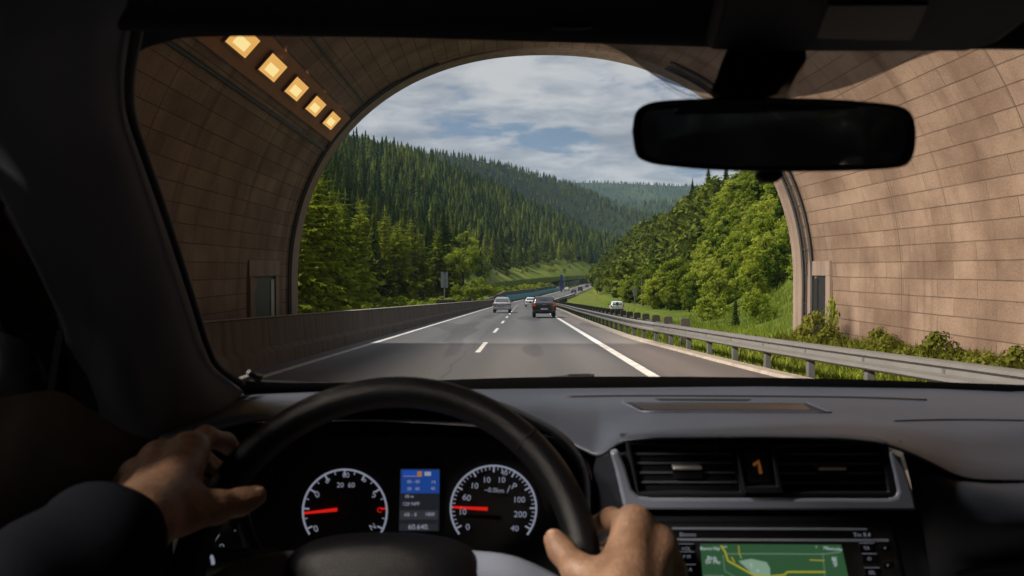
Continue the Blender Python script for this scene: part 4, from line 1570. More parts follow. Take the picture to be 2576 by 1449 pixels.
# windscreen
ws_rows = [[(150, 10, .60), (800, 0, .68), (1400, 0, .70), (2000, 0, .69), (2900, 20, .64), (4500, 80, .56)],
           [(300, 500, .86), (850, 500, .93), (1400, 500, .95), (2000, 500, .94), (2800, 500, .90), (3680, 520, .82)],
           [(480, 1040, 1.18), (900, 1040, 1.25), (1400, 1040, 1.27), (2000, 1040, 1.26), (2700, 1040, 1.22), (3130, 1050, 1.14)]]
wg = lp(ws_rows, 30, 24)
wsn = obj('windscreen', MB().grid([[Vector(p) for p in r] for r in wg]), M['glass'], car, smooth=True)
wv = [Vector(p) for r in wg for p in r]
wf = [(i * 30 + j, i * 30 + j + 1, (i + 1) * 30 + j + 1, (i + 1) * 30 + j) for i in range(23) for j in range(29)]
WB = BVHTree.FromPolygons(wv, wf)


def on(bvh, px, py, off=.003, dflt=.9):
    d = (P(px, py, 1.0) - CAM).normalized()
    h = bvh.ray_cast(CAM, d)[0]
    if h is None:
        return P(px, py, dflt)
    return h - d * off


def on_strip(bvh, top, bot, nu=40, nv=4, off=.003):
    a, b = crom(np.array([(*p, 0.) for p in top]), nu), crom(np.array([(*p, 0.) for p in bot]), nu)
    return [[on(bvh, *(a[i] * (1 - k / (nv - 1)) + b[i] * k / (nv - 1))[:2], off) for i in range(nu)] for k in range(nv)]


# black printed border along the glass edge, with the wide dotted patch behind the mirror
mb = MB().grid(on_strip(WB, [(200, 330), (170, 200), (200, 90), (320, 40), (520, 20), (1000, 20), (1500, 20), (2000, 20), (2700, 25)],
                        [(322, 300), (316, 215), (342, 138), (418, 106), (530, 92), (1000, 95), (1500, 110), (2000, 122), (2700, 121)], 60))
obj('printed_border', mb, M['black'], wsn)
mb = MB().grid(on_strip(WB, [(470, 930), (545, 985), (900, 996), (1400, 990), (2000, 985), (2700, 985)],
                        [(533, 898), (600, 955), (900, 962), (1400, 948), (2000, 951), (2700, 972)], 60))
obj('printed_border', mb, M['black'], wsn)
mb = MB().grid(on_strip(WB, [(1500, 104), (1700, 112), (1920, 116), (2150, 118), (2395, 118)], [(1560, 128), (1690, 212), (1900, 250), (2110, 224), (2300, 148)], 40, 8, .004))
obj('shade_patch', mb, M['frit'], wsn)
# dot rows that fade the patch out at its lower edge
mb = MB()
e = crom(np.array([(1640, 178, 0.), (1720, 228, 0), (1800, 246, 0)]), 34)
for i, (x, y, _) in enumerate(e):
    for k in range(4):
        px, py, rr = x - 3 + (k % 2) * 2.5, y + 3 + k * 5, 1.9 - k * .3
        c = on(WB, px, py, .004)
        rad = rr * .75 / F
        mb.add([c + RIGHT * (rad * math.cos(q)) + UP * (rad * math.sin(q)) for q in (0, 1.05, 2.1, 3.14, 4.19, 5.24)], [(0, 1, 2, 3, 4, 5)])
obj('frit_dots', mb, M['black'], wsn)

# roof lining, header, visor, clip
HD = [[(-300, -900, .30), (500, -900, .30), (1400, -900, .30), (2100, -900, .30), (3000, -900, .30), (7000, -900, .30)],
      [(-200, -300, .42), (500, -300, .44), (1400, -300, .44), (2100, -300, .44), (3000, -300, .43), (5600, -260, .42)],
      [(-100, -40, .52), (600, -60, .58), (1400, -50, .60), (2100, -50, .59), (2900, -40, .56), (4900, 30, .50)],
      [(150, 15, .56), (700, 35, .635), (1400, 57, .655), (2100, 70, .64), (2800, 75, .59), (4600, 130, .54)],
      [(150, 30, .575), (700, 46, .65), (1400, 66, .67), (2100, 82, .655), (2800, 86, .605), (4600, 142, .55)],
      [(150, 20, .60), (700, 38, .675), (1400, 58, .695), (2100, 74, .68), (2800, 78, .62), (4600, 134, .56)]]
hg = lp(HD, 40, 40)
obj('roof_lining', MB().grid([[Vector(p) for p in r] for r in hg]), M['roof'], car, smooth=True, solid=.012)
HB = BVHTree.FromPolygons([Vector(p) for r in hg for p in r], [(i * 40 + j, i * 40 + j + 1, (i + 1) * 40 + j + 1, (i + 1) * 40 + j) for i in range(39) for j in range(39)])
vis = [(1775, 78, .615), (1800, -30, .53), (1830, -200, .455), (2700, -200, .455), (2640, -30, .52), (2520, 60, .58), (2440, 84, .60), (2100, 86, .612), (1850, 84, .614)]
a = [P(*c) for c in vis]
o = obj('sun_visor', MB().prism(a, (0, .004, -.014)), mat('visor_cloth', (0.022, 0.023, 0.028), 0.8, 0, 0.08, 20, bump=.2, bscale=1200), car, bevel=.006)
vs = [(2050, 30, .558), (2080, -60, .498), (2330, -60, .498), (2290, 36, .562)]
obj('visor_label', MB().prism([P(*c) - UP * .019 - FWD * .002 for c in vs], (0, 0, .003)), mat('visor_tag', (0.015, 0.0155, 0.019), 0.6, 0, .1), o)
mb = MB()
mb.prism([P(x, y, .648) for x, y in ((1366, 62), (1376, 40), (1400, 34), (1470, 34), (1494, 42), (1504, 62), (1478, 68), (1466, 60), (1406, 60), (1394, 68))], FWD * .02)
obj('visor_clip', mb, M['gloss_black'], car, bevel=.003)
mb = MB()
mb.tube([P(x, y, .640) for x, y in ((1385, 62), (1400, 66), (1436, 68), (1470, 66), (1486, 62))], .0028, 8)
obj('clip_edge', mb, M['dash_dark'], car, smooth=True)

# windscreen pillar on the driver's side
PL = [[(380, -60, 0.595), (330, 110, 0.645), (319, 215, 0.690), (327, 300, 0.735), (360, 400, 0.780), (402, 520, 0.835), (442, 640, 0.900), (480, 760, 0.965), (515, 870, 1.035), (546, 930, 1.085), (615, 985, 1.135)],
      [(330, -60, .54), (275, 110, .59), (268, 215, .63), (280, 300, .675), (312, 400, .72), (352, 520, .775), (392, 640, .84), (430, 760, .90), (468, 880, .965), (510, 970, 1.01), (560, 1040, 1.03)],
      [(200, -60, .52), (170, 110, .56), (165, 215, .60), (180, 300, .64), (215, 400, .69), (260, 520, .74), (300, 640, .80), (340, 760, .86), (378, 900, .92), (405, 1000, .955), (430, 1100, .97)],
      [(20, -60, .50), (0, 110, .53), (0, 215, .57), (20, 300, .61), (60, 400, .66), (110, 520, .71), (165, 640, .77), (220, 760, .83), (280, 900, .89), (330, 1020, .93), (360, 1130, .95)],
      [(-120, -60, .52), (-140, 110, .56), (-120, 215, .60), (-100, 300, .64), (-50, 400, .69), (0, 490, .73), (60, 610, .78), (112, 720, .83), (160, 830, .88), (165, 960, .90), (175, 1130, .92)]]
pg = lp(PL, 50, 26)
obj('windscreen_pillar', MB().grid([[Vector(p) for p in r] for r in pg]), M['pillar'], car, smooth=True, solid=-.01)
sl = [(372, -60, .57), (338, 118, .62), (326, 215, .665), (334, 300, .71), (367, 400, .755), (409, 520, .81), (449, 640, .875), (487, 760, .94), (522, 870, 1.01), (552, 925, 1.06), (612, 966, 1.12)]
obj('window_seal', MB().tube([Vector(p) for p in crom(np.array([P(*c) for c in sl]), 60)], .0042, 8), M['black'], car, smooth=True)

# dashboard top
lip = [(400, 1118, .95), (620, 1052, .94), (800, 1050, .94), (1000, 1052, .94), (1200, 1058, .94), (1340, 1078, .92), (1430, 1108, .88), (1508, 1146, .85), (1560, 1106, .81), (1640, 1098, .80), (1900, 1096, .80),
       (2120, 1099, .80), (2230, 1112, .805), (2320, 1148, .815), (2420, 1202, .825), (2520, 1205, .84), (2750, 1205, .84), (3800, 1235, .84)]
xs_ = [c[0] for c in lip]
dl = lambda x, pts: np.interp(x, [p[0] for p in pts], [p[1] for p in pts])
far = [(400, 1010), (620, 985), (1000, 981), (1430, 977), (1900, 972), (2350, 976), (2750, 990), (3800, 1030)]
cr = [(400, 1060), (620, 1003), (1000, 1001), (1430, 999), (1900, 1000), (2350, 1003), (2750, 1018), (3800, 1065)]
md = [(400, 1085), (620, 1030), (1000, 1020), (1350, 1026), (1508, 1060), (1640, 1050), (2120, 1050), (2420, 1072), (2750, 1080), (3800, 1125)]
xx = np.concatenate([np.linspace(400, 1400, 40), np.linspace(1410, 1640, 30), np.linspace(1650, 2750, 60), np.linspace(2820, 3800, 14)])
lp_y = np.array([np.interp(x, xs_, [c[1] for c in lip]) for x in xx])
lp_d = np.array([np.interp(x, xs_, [c[2] for c in lip]) for x in xx])
k5 = np.ones(5) / 5
sm = lambda a_: np.convolve(np.pad(a_, 2, mode='edge'), k5, 'valid')
lp_y, lp_d = sm(lp_y), sm(lp_d)
rows = []
for k in range(16):
    f = k / 15
    row = []
    for i, x in enumerate(xx):
        yf, yc, ym, yl = dl(x, far), dl(x, cr), dl(x, md), lp_y[i]
        ys4, ds4 = [yf, yc, ym, yl], [1.20, 1.09, .97, lp_d[i]]
        g = crom(np.array([(a_, b_, 0) for a_, b_ in zip(ys4, ds4)]), 16)[k]
        row.append(P(x if x < 2750 else 2750 + (x - 2750) * (.36 + .64 * f), g[0], g[1]))
    rows.append(row)
# roll the lip over and under
for dy, dd in ((5, -.002), (9, .006), (9, .03), (4, .10)):
    rows.append([P(x, lp_y[i] + dy, lp_d[i] + dd) for i, x in enumerate(xx)])
dsh = obj('dashboard', MB().grid(rows), M['dash'], car, smooth=True)
nc = len(xx)
DB = BVHTree.FromPolygons([p for r in rows for p in r], [(i * nc + j, i * nc + j + 1, (i + 1) * nc + j + 1, (i + 1) * nc + j) for i in range(len(rows) - 1) for j in range(nc - 1)])


def decal(name, pts, m, parent, off=.0025, thick=.002):
    a = [on(DB, x, y, off) for x, y in pts]
    return obj(name, MB().prism(a, FWD * thick - UP * 0.0), m, parent)


def groove(name, pts, r, m, parent, off=.0005):
    c = crom(np.array([(*p, 0.) for p in pts]), 40)
    return obj(name, MB().tube([on(DB, x, y, off) for x, y, _ in c], r, 6), m, parent, smooth=True)


groove('panel_gap', [(1425, 999), (1600, 997), (1900, 998), (2150, 1001), (2330, 1007)], .0022, M['black'], dsh)
groove('panel_gap', [(2250, 1060), (2350, 1057), (2480, 1057), (2640, 1060)], .0016, M['black'], dsh)
decal('tray_recess', [(1648, 1003), (1890, 1004), (1880, 1008), (1660, 1007)], M['black'], dsh)
tr = decal('display_tray', [(1572, 1012), (2030, 1015), (2082, 1036), (1612, 1034)], M['dash_dark'], dsh)
a = [on(DB, x, y, .004) for x, y in [(1588, 1014), (2022, 1017), (2040, 1031), (1622, 1031)]]
obj('tray_glass', MB().prism(a, FWD * .001), mat('tray_tinted_glass', (0.015, 0.015, 0.017), 0.2, 0.0, .1, 4), tr)
mb = MB()
for pts in ([(1563, 1011), (1590, 1024), (1612, 1036)], [(2030, 1013), (2060, 1026), (2090, 1038)], [(1612, 1036), (1850, 1037), (2090, 1038)]):
    c = crom(np.array([(*p, 0.) for p in pts]), 14)
    mb.tube([on(DB, x, y, .002) for x, y, _ in c], .0016, 6)
obj('tray_rim', mb, M['dash'], tr, smooth=True)
# speaker / defroster slot towards the windscreen
# passenger side of the dashboard
pr_rows = [[(2262, 1108, .845), (2300, 1130, .845), (2420, 1190, .865), (2520, 1196, .865), (2750, 1196, .865), (3800, 1230, .86)],
           [(2285, 1190, .825), (2350, 1205, .82), (2450, 1225, .815), (2560, 1240, .815), (2750, 1240, .815), (3800, 1280, .81)],
           [(2308, 1300, .82), (2370, 1300, .81), (2460, 1310, .805), (2560, 1320, .80), (2750, 1320, .80), (3850, 1360, .80)],
           [(2330, 1400, .84), (2390, 1400, .83), (2480, 1395, .82), (2570, 1385, .82), (2750, 1370, .82), (3850, 1400, .82)],
           [(2345, 1500, .88), (2400, 1500, .87), (2480, 1490, .86), (2570, 1480, .86), (2750, 1470, .86), (3800, 1480, .86)],
           [(2355, 1700, .90), (2400, 1700, .89), (2480, 1700, .88), (2570, 1700, .88), (2750, 1700, .88), (3750, 1700, .88)]]
obj('glovebox_panel', MB().grid([[Vector(p) for p in r] for r in lp(pr_rows, 30, 30)]), M['dash'], car, smooth=True)
plate('glovebox_lid', [(2420, 1450, .815), (2500, 1432, .81), (2620, 1415, .81), (2800, 1400, .81), (2800, 1700, .83), (2420, 1700, .83)], M['dash_dark'], car, .02, bevel=.008)

# lower dashboard behind the wheel
low = [[(150, 1120, .97), (400, 1075, 1.02), (700, 1062, 1.05), (1000, 1062, 1.05), (1300, 1085, 1.04), (1460, 1130, 1.02), (1580, 1170, .98)],
       [(150, 1300, .93), (400, 1280, .98), (700, 1260, 1.02), (1000, 1260, 1.02), (1300, 1260, 1.02), (1460, 1260, 1.0), (1580, 1260, .95)],
       [(150, 1800, .88), (400, 1800, .93), (700, 1800, .97), (1000, 1800, .97), (1300, 1800, .97), (1460, 1800, .95), (1600, 1800, .90)]]
obj('lower_dashboard', MB().grid([[Vector(p) for p in r] for r in lp(low, 30, 20)]), M['black'], car, smooth=True)
# side of the centre console facing the driver
cs = [[(1500, 1150, .84), (1545, 1145, .81)], [(1490, 1200, .86), (1556, 1210, .80)], [(1490, 1290, .87), (1572, 1290, .79)], [(1500, 1700, .85), (1600, 1700, .76)]]
obj('console_side', MB().grid([[Vector(p) for p in r] for r in lp(cs, 8, 20)]), M['dash_dark'], car, smooth=True)

# centre console: silver surround, vents, button, radio
D = lambda y: .805 - (y - 1100) * .00010
con = [(1546, 1152), (1580, 1136), (2236, 1136), (2264, 1150), (2318, 1300), (2350, 1500), (1590, 1500), (1560, 1290)]
csl = plate('console_panel', dpoly(con, D, .012), M['dash_dark'], car, .05)
U = [(1536, 1138), (1556, 1132), (1574, 1176), (1590, 1232), (1606, 1249), (1640, 1254), (2236, 1256), (2254, 1250), (2260, 1236), (2250, 1190), (2236, 1140), (2246, 1132), (2276, 1176), (2298, 1240), (2308, 1285),
     (1572, 1283), (1562, 1240), (1550, 1185)]
obj('silver_surround', MB().prism([P(*c) for c in dpoly(U, D)], FWD * .012), M['silver'], csl, bevel=.004)


def ring(outer, inner, D_, dd, thick):
    """frame between two outlines with the same number of points"""
    mb = MB()
    n = len(outer)
    A = [P(*c) for c in dpoly(outer, D_, dd)]
    B = [P(*c) for c in dpoly(inner, D_, dd)]
    A2 = [p + FWD * thick for p in A]
    B2 = [p + FWD * thick for p in B]
    vs = A + B + A2 + B2
    fs = []
    for i in range(n):
        j = (i + 1) % n
        fs += [(i, j, n + j, n + i), (2 * n + i, 3 * n + i, 3 * n + j, 2 * n + j), (i, 2 * n + i, 2 * n + j, j), (n + i, n + j, 3 * n + j, 3 * n + i)]
    return mb.add(vs, fs)


def vent(outer, inner, slats, knob, name):
    o = obj(name, ring(outer, inner, D, .002, .05), M['dash_dark'], car, bevel=.002)
    obj('duct', MB().prism([P(*c) for c in dpoly(inner, D, .05)], FWD * .01), M['black'], o)
    for y in slats:
        # ends of the slat on the slanted sides
        def xat(y_, side):
            e = [p for p in inner]
            if side == 0:
                a, b = inner[0], inner[3]
            else:
                a, b = inner[1], inner[2]
            return a[0] + (b[0] - a[0]) * (y_ - a[1]) / (b[1] - a[1])
        xl, xr = xat(y, 0) + 2, xat(y, 1) - 2
        d = D(y) + .008
        pts = [P(xl, y, d), P(xr, y, d), P(xr, y - 8, d + .030), P(xl, y - 8, d + .030)]
        obj('slat', MB().prism(pts, UP * -.0016), M['slat'], o)
    kx0, kx1, ky = knob
    k = MB().prism([P(x, y, D(y) + .001) for x, y in ((kx0, ky - 5), (kx1, ky - 5), (kx1, ky + 5), (kx0, ky + 5))], FWD * .012)
    kb = obj('vent_knob', k, M['chrome'], o, bevel=.002)
    obj('knob_block', MB().prism([P(x, y, D(y) + .006) for x, y in ((kx0 - 2, ky + 5.5), (kx1 + 2, ky + 5.5), (kx1 - 2, ky + 26), (kx0 + 2, ky + 26))], FWD * .02), M['black'], kb)


vent([(1574, 1112), (1858, 1112), (1880, 1250), (1604, 1250)], [(1586, 1119), (1844, 1119), (1864, 1238), (1608, 1238)], (1140, 1163, 1187, 1211), (1694, 1768, 1178), 'air_vent')
vent([(1934, 1112), (2234, 1112), (2262, 1250), (1962, 1250)], [(1950, 1119), (2214, 1119), (2236, 1238), (1968, 1238)], (1141, 1165, 1189, 1213), (2058, 2132, 1180), 'air_vent')
hb = obj('hazard_surround', ring([(1846, 1112), (1944, 1112), (1972, 1242), (1874, 1242)], [(1857, 1124), (1938, 1124), (1957, 1224), (1876, 1224)], D, -.002, .05), M['dash_dark'], car, bevel=.003)
bt = obj('hazard_button', MB().prism([P(*c) for c in dpoly([(1862, 1128), (1934, 1128), (1952, 1220), (1880, 1220)], D, .003)], FWD * .02), M['dash'], hb, bevel=.004)


def text_mesh(s, M4, size, mb, mi=0, align='CENTER'):
    """adds flat letters to mb, lying in the plane of M4 (x right, y up)"""
    c = bpy.data.curves.new('lettering', 'FONT')
    c.body = s
    c.size = size
    c.align_x = align
    c.align_y = 'CENTER'
    c.resolution_u = 3
    o = bpy.data.objects.new('lettering', c)
    COL.objects.link(o)
    me = o.to_mesh()
    mb.add([M4 @ v.co for v in me.vertices], [tuple(p.vertices) for p in me.polygons], mi)
    o.to_mesh_clear()
    bpy.data.objects.remove(o)
    bpy.data.curves.remove(c)


def face_M(px, py, d, rot=0.0):
    Rr = Matrix((RIGHT, UP, -FWD)).transposed().to_4x4()
    return Matrix.Translation(P(px, py, d)) @ Rr @ Matrix.Rotation(rot, 4, 'Z')


def txt(name, items, m, parent):
    """items: (string, px, py, depth, height in px, rotation)"""
    mb = MB()
    for s, px, py, d, h, rot in items:
        text_mesh(s, face_M(px, py, d, rot), h * 1.38 / F * d, mb)
    return obj(name, mb, m, parent)


obj('numeral', (lambda b: (b.tube([P(1896, 1170, D(1170) + .001), P(1908, 1160, D(1160) + .001), P(1911, 1175, D(1175) + .001), P(1914, 1192, D(1190) + .001)], .0016, 6), b)[1])(MB()), M['orange'], bt)

# radio with map screen
D2 = lambda y: .790 - (y - 1300) * .00008
rad = plate('radio', dpoly([(1644, 1316), (2232, 1318), (2250, 1322), (2292, 1520), (1662, 1520)], D2), M['black'], car, .05, bevel=.004)
obj('radio_trim', MB().prism([P(*c) for c in dpoly([(1692, 1328), (2182, 1330), (2182, 1334), (1692, 1332)], D2, -.002)], FWD * .004), M['silver'], rad)
obj('disc_slot', MB().prism([P(*c) for c in dpoly([(1692, 1336), (2190, 1338), (2194, 1353), (1695, 1352)], D2, -.001)], FWD * .004), M['gloss_black'], rad)
obj('radio_trim', MB().prism([P(*c) for c in dpoly([(1696, 1356), (2236, 1358), (2236, 1363), (1696, 1360)], D2, -.002)], FWD * .004), M['silver'], rad)
scr = obj('map_screen', MB().prism([P(*c) for c in dpoly([(1763, 1370), (2117, 1372), (2145, 1500), (1772, 1500)], D2, -.002)], FWD * .004), M['map_green'], rad)
SX = lambda x: 1663.6 + x * .24305   # pixel columns of the closest zoom on the screen
SY = lambda y: 1341.6 + y * .24305


def ribbon(mb, pts, wpx, dd=-.0026):
    for (x0, y0), (x1, y1) in zip(pts[:-1], pts[1:]):
        a, b = Vector((x0, y0)), Vector((x1, y1))
        n_ = (b - a).orthogonal().normalized() * wpx / 2
        mb.add([P(v.x, v.y, D2(v.y) + dd) for v in (a + n_, b + n_, b - n_, a - n_)], [(0, 1, 2, 3)])
    return mb


pale = [(SX(800), SY(290)), (SX(930), SY(265)), (SX(1090), SY(300)), (SX(1125), SY(360)), (SX(1140), SY(640)), (SX(1000), SY(640)), (SX(945), SY(420)), (SX(870), SY(350))]
obj('map_town', MB().prism([P(x, y, D2(y) - .0024) for x, y in pale], FWD * .0003), M['map_pale'], scr)
mb = ribbon(MB(), [(SX(615), SY(125)), (SX(660), SY(190)), (SX(690), SY(285)), (SX(800), SY(345)), (SX(950), SY(430)), (SX(1120), SY(445)), (SX(1280), SY(430)), (SX(1300), SY(400)), (SX(1700), SY(400))], 4.5)
ribbon(mb, [(SX(800), SY(125)), (SX(805), SY(200)), (SX(830), SY(260))], 2.2)
ribbon(mb, [(SX(725), SY(245)), (SX(760), SY(300))], 3)
ribbon(mb, [(SX(1535), SY(275)), (SX(1690), SY(283))], 2.5)
obj('map_road', mb, M['map_yellow'], scr)
mb = ribbon(MB(), [(SX(680), SY(212)), (SX(1200), SY(212)), (SX(1680), SY(215)), (SX(1850), SY(195))], 2.2, -.0025)
ribbon(mb, [(SX(1670), SY(200)), (SX(1710), SY(640))], 1.6, -.0025)
ribbon(mb, [(SX(640), SY(220)), (SX(655), SY(390)), (SX(760), SY(450))], 1.6, -.0025)
ribbon(mb, [(SX(440), SY(436)), (SX(650), SY(440))], 2.0, -.0025)
obj('map_line', mb, M['map_line'], scr)
d_ = lambda y: D2(y) - .0028
mb = txt('map_text', [('Benvo Nip', SX(505), SY(158), d_(1380), 8.5, 0), ('ao', SX(662), SY(138), d_(1375), 7, 0), ('Mlounoby', SX(1775), SY(160), d_(1380), 8.5, -.08), ('o', SX(1605), SY(140), d_(1375), 6, 0),
                      ('Binb', SX(525), SY(258), d_(1404), 10, -.03), ('Dr Mo', SX(535), SY(298), d_(1414), 10, -.03), ('BE', SX(1790), SY(265), d_(1406), 9, -.05), ('3E', SX(1795), SY(300), d_(1414), 9, -.05), ('iF', SX(1805), SY(333), d_(1422), 9, -.05),
                      ('2', SX(930), SY(330), d_(1422), 9, .3), ('n', SX(1000), SY(385), d_(1435), 9, -.4)], M['map_text'], scr)
btn = []
for (x, y, s) in ((1726, 1380, 'VOL'), (1728, 1400, 'F M'), (1731, 1432, 'C A'), (2180, 1378, 'TA'), (2187, 1405, 'O'), (2194, 1440, 'SEL')):
    b = obj('button', MB().prism([P(x + u * 20, y + v * 12.5, D2(y) - .002) for u, v in ((-1, -1), (1, -1), (1.04, 1), (-.96, 1))], FWD * .004), M['gloss_black'], rad, bevel=.0012)
    txt('legend', [(s, x, y + 1, D2(y) - .0026, 9, 0)], M['btn_text'], b)
    obj('button_edge', ribbon(MB(), [(x - 19, y - 12), (x + 19, y - 12)], 1.3, -.0028), M['btn_text'], b)
for (x, y) in ((1686, 1375), (2226, 1378), (2233, 1421)):
    b = obj('button', MB().prism([P(x + u * 12, y + v * 9, D2(y) - .002) for u, v in ((-1, -1), (1, -1), (1, 1), (-1, 1))], FWD * .004), M['gloss_black'], rad, bevel=.001)
    txt('legend', [('v', x, y, D2(y) - .0026, 9, 0)], M['btn_text'], b)
txt('radio_lettering', [('Binnvo', 1730, 1345, D2(1345) - .0024, 11, 0)], M['btn_text'], rad)
txt('radio_lettering', [('Tm 9.4', 2168, 1346, D2(1346) - .0024, 11, 0)], M['btn_text'], rad)
obj('button', MB().prism([P(x, y, D2(y) - .002) for x, y in ((1668, 1348), (1690, 1348), (1691, 1359), (1669, 1359))], FWD * .004), M['slat'], rad)

# instrument cluster
cl = plate('instrument_cluster', [(600, 1160, .985), (760, 1110, .985), (1010, 1095, .985), (1260, 1110, .985), (1420, 1180, .985), (1480, 1300, .985), (1440, 1480, .975), (640, 1480, .975), (590, 1300, .985)], M['black'], car, .02)
hood_o = [(575, 1330, .86), (580, 1230, .87), (615, 1130, .88), (740, 1040, .895), (980, 1002, .90), (1210, 1006, .895), (1345, 1052, .885), (1440, 1112, .875), (1484, 1180, .865), (1490, 1280, .86), (1470, 1400, .855)]
hood_m = [(x + (1020 - x) * .02, y + 10, d - .006) for x, y, d in hood_o]
hood_i = [(x + (1020 - x) * .05, y + (1300 - y) * .08 + 6, .98) for x, y, d in hood_o]
obj('cluster_hood', MB().grid([[Vector(p) for p in r] for r in lp([[(x, y - 2, d + .12) for x, y, d in hood_o], [(x, y - 5, d + .04) for x, y, d in hood_o], hood_o, hood_m, hood_i], 50, 16)]), M['dash_dark'], car, smooth=True)


def gauge(cx, cy, r, a0, a1, majors, minors, nums, needle, ry=1.0):
    """angles in degrees, counter-clockwise from east"""
    d = .978
    g = MB()
    pt = lambda a, q: P(cx + math.cos(R(a)) * r * q, cy - math.sin(R(a)) * r * ry * q, d)
    n_ = 70
    a_ = [a0 + (a1 - a0) * k / n_ for k in range(n_ + 1)]
    g.grid([[pt(a, 1.0) for a in a_], [pt(a, .955) for a in a_]], 0)
    g.grid([[pt(a, 1.045) + FWD * .003 for a in a_], [pt(a, 1.03) + FWD * .003 for a in a_]], 2)
    def tick(a, q0, q1, wd, mi):
        w_ = wd / r * 57.3 / 2
        g.add([pt(a - w_, q1), pt(a + w_, q1), pt(a + w_ * q1 / q0, q0), pt(a - w_ * q1 / q0, q0)], [(0, 1, 2, 3)], mi)
    for k in range(majors + 1):
        a = a0 + (a1 - a0) * (.035 + .93 * k / majors)
        tick(a, .83, .96, 4.2, 1 if (ry == 1.0 and k == majors - 1 and minors == 2) else 0)
        if k < majors:
            for q in range(1, minors):
                tick(a + (a1 - a0) * .93 / majors * q / minors, .88, .95, 2.2, 0)
    for s, x, y, h, rot, mi in nums:
        text_mesh(s, face_M(x, y, d - .0005, rot), h * 1.38 / F * d, g, mi)
    o = obj('gauge', g, [M['dial_white'], M['dial_red'], M['dash_dark']], cl)
    (x0, y0), (x1, y1) = needle
    nd = MB()
    nd.tube([P(x0, y0, .970), P(x0 + (x1 - x0) * .5, y0 + (y1 - y0) * .5, .970), P(x1, y1, .970)], [.0013, .0017, .0022], 8)
    obj('needle', nd, M['dial_red'], cl, smooth=True)
    return o


def zx(x): return (800 + x * .31056) * .89444
def zy(y): return (1240 + y * .31056) * .89444
gauge(zx(547), zy(640), 108, 213, -33, 8, 2, [('0', zx(285), zy(797), 17, .4, 0), ('0', zx(296), zy(487), 17, .3, 0), ('8', zx(390), zy(362), 14, -.5, 0), ('00', zx(557), zy(312), 13, 0, 0),
                                           ('6', zx(722), zy(352), 14, .4, 0), ('5', zx(812), zy(487), 17, -.2, 0), ('C', zx(860), zy(628), 13, 0, 1), ('N', zx(800), zy(780), 15, .5, 0), ('20  60', zx(556), zy(402), 13, 0, 0)],
      ((zx(178), zy(655)), (zx(475), zy(622))))
gauge(zx(1893), zy(612), 110, 217, -38, 8, 5, [('0', zx(1660), zy(782), 16, 0, 0), ('10', zx(1612), zy(645), 15, 0, 0), ('60', zx(1650), zy(515), 16, -.2, 0), ('10', zx(1720), zy(408), 15, -.1, 0), ('10', zx(1830), zy(356), 15, 0, 0),
                                             ('10', zx(1965), zy(356), 15, 0, 0), ('40', zx(1990), zy(290), 13, -.1, 0), ('P', zx(2080), zy(415), 17, -.4, 0), ('/', zx(2030), zy(440), 20, -.1, 0), ('100', zx(2125), zy(535), 15, 0, 0), ('200', zx(2135), zy(668), 16, -.05, 0),
                                             ('40', zx(2085), zy(795), 15, -.1, 0), ('~0.0km', zx(1900), zy(448), 12, -.05, 0)],
      ((zx(1525), zy(600)), (zx(1840), zy(617))))
ds = plate('trip_display', [(1007, 1181, .978), (1106, 1181, .978), (1104, 1336, .976), (1003, 1336, .976)], M['scr_dark'], cl, .004)
def scrp(name, x0, y0, x1, y1, m, dd=.0005, par=None):
    return obj(name, MB().prism([P(x, y, .977 - dd) for x, y in ((x0, y0), (x1, y0), (x1, y1), (x0, y1))], FWD * .0003), m, cl)
scrp('display_panel', 1009, 1182, 1105, 1241, M['scr_blue'])
scrp('display_bar', 1014, 1184, 1052, 1197, mat('bar_blue', (0.01, .03, .1), .4, 0, 0, emit=(0.008, 0.06, 0.33)), .001)
scrp('display_bar', 1014, 1197.5, 1052, 1199, M['scr_orange'], .001)
scrp('display_bar', 1050, 1186, 1061, 1199, M['scr_orange'], .0015)
scrp('display_bar', 1068, 1187, 1084, 1197, M['scr_grey'], .0015)
scrp('display_bar', 1006, 1284, 1102, 1307, mat('bar_grey', (.02, .02, .02), .4, 0, 0, emit=(0.024, 0.026, 0.030)), .001)
scrp('display_bar', 1005, 1318, 1101, 1334, mat('bar_dark_grey', (.02, .02, .02), .4, 0, 0, emit=(0.018, 0.019, 0.022)), .001)
txt('display_text', [(s, x, y, .9748, h, 0) for s, x, y, h in (('00 - 00', 1040, 1212, 8), ('14', 1090, 1213, 8), ('00   00', 1040, 1230, 8), ('40', 1089, 1229, 8), ('00 w', 1030, 1249, 8), ('120 NPF', 1034, 1268, 9),
                                                              ('AB - 8', 1032, 1295, 9), ('1800', 1081, 1294, 9), ('60.640.', 1053, 1326, 13))], M['scr_grey'], cl)

# steering wheel
WC = P(972, 1450, .72)
tilt = R(29)
Wx, Wy = RIGHT, (UP * math.cos(tilt) + FWD * math.sin(tilt))
Wn = Wx.cross(Wy)                                     # towards the driver
RW = .176
rim_pt = lambda a: WC + Wx * (RW * 1.015 * math.cos(a)) + Wy * (RW * math.sin(a))
sw = obj('steering_wheel', MB().tube([rim_pt(2 * math.pi * k / 96) for k in range(96)], .0158, 18, closed=True), M['leather'], car, smooth=True)
mb = MB()
for a in (R(45), R(135)):
    c = rim_pt(a)
    tg = (rim_pt(a + .01) - c).normalized()
    u_ = tg.cross(Wn).normalized()
    mb.tube([c + (u_ * math.cos(q) + Wn * math.sin(q)) * .01585 for q in [2 * math.pi * k / 24 for k in range(24)]], .0007, 6, closed=True)
obj('rim_seam', mb, M['black'], sw, smooth=True)
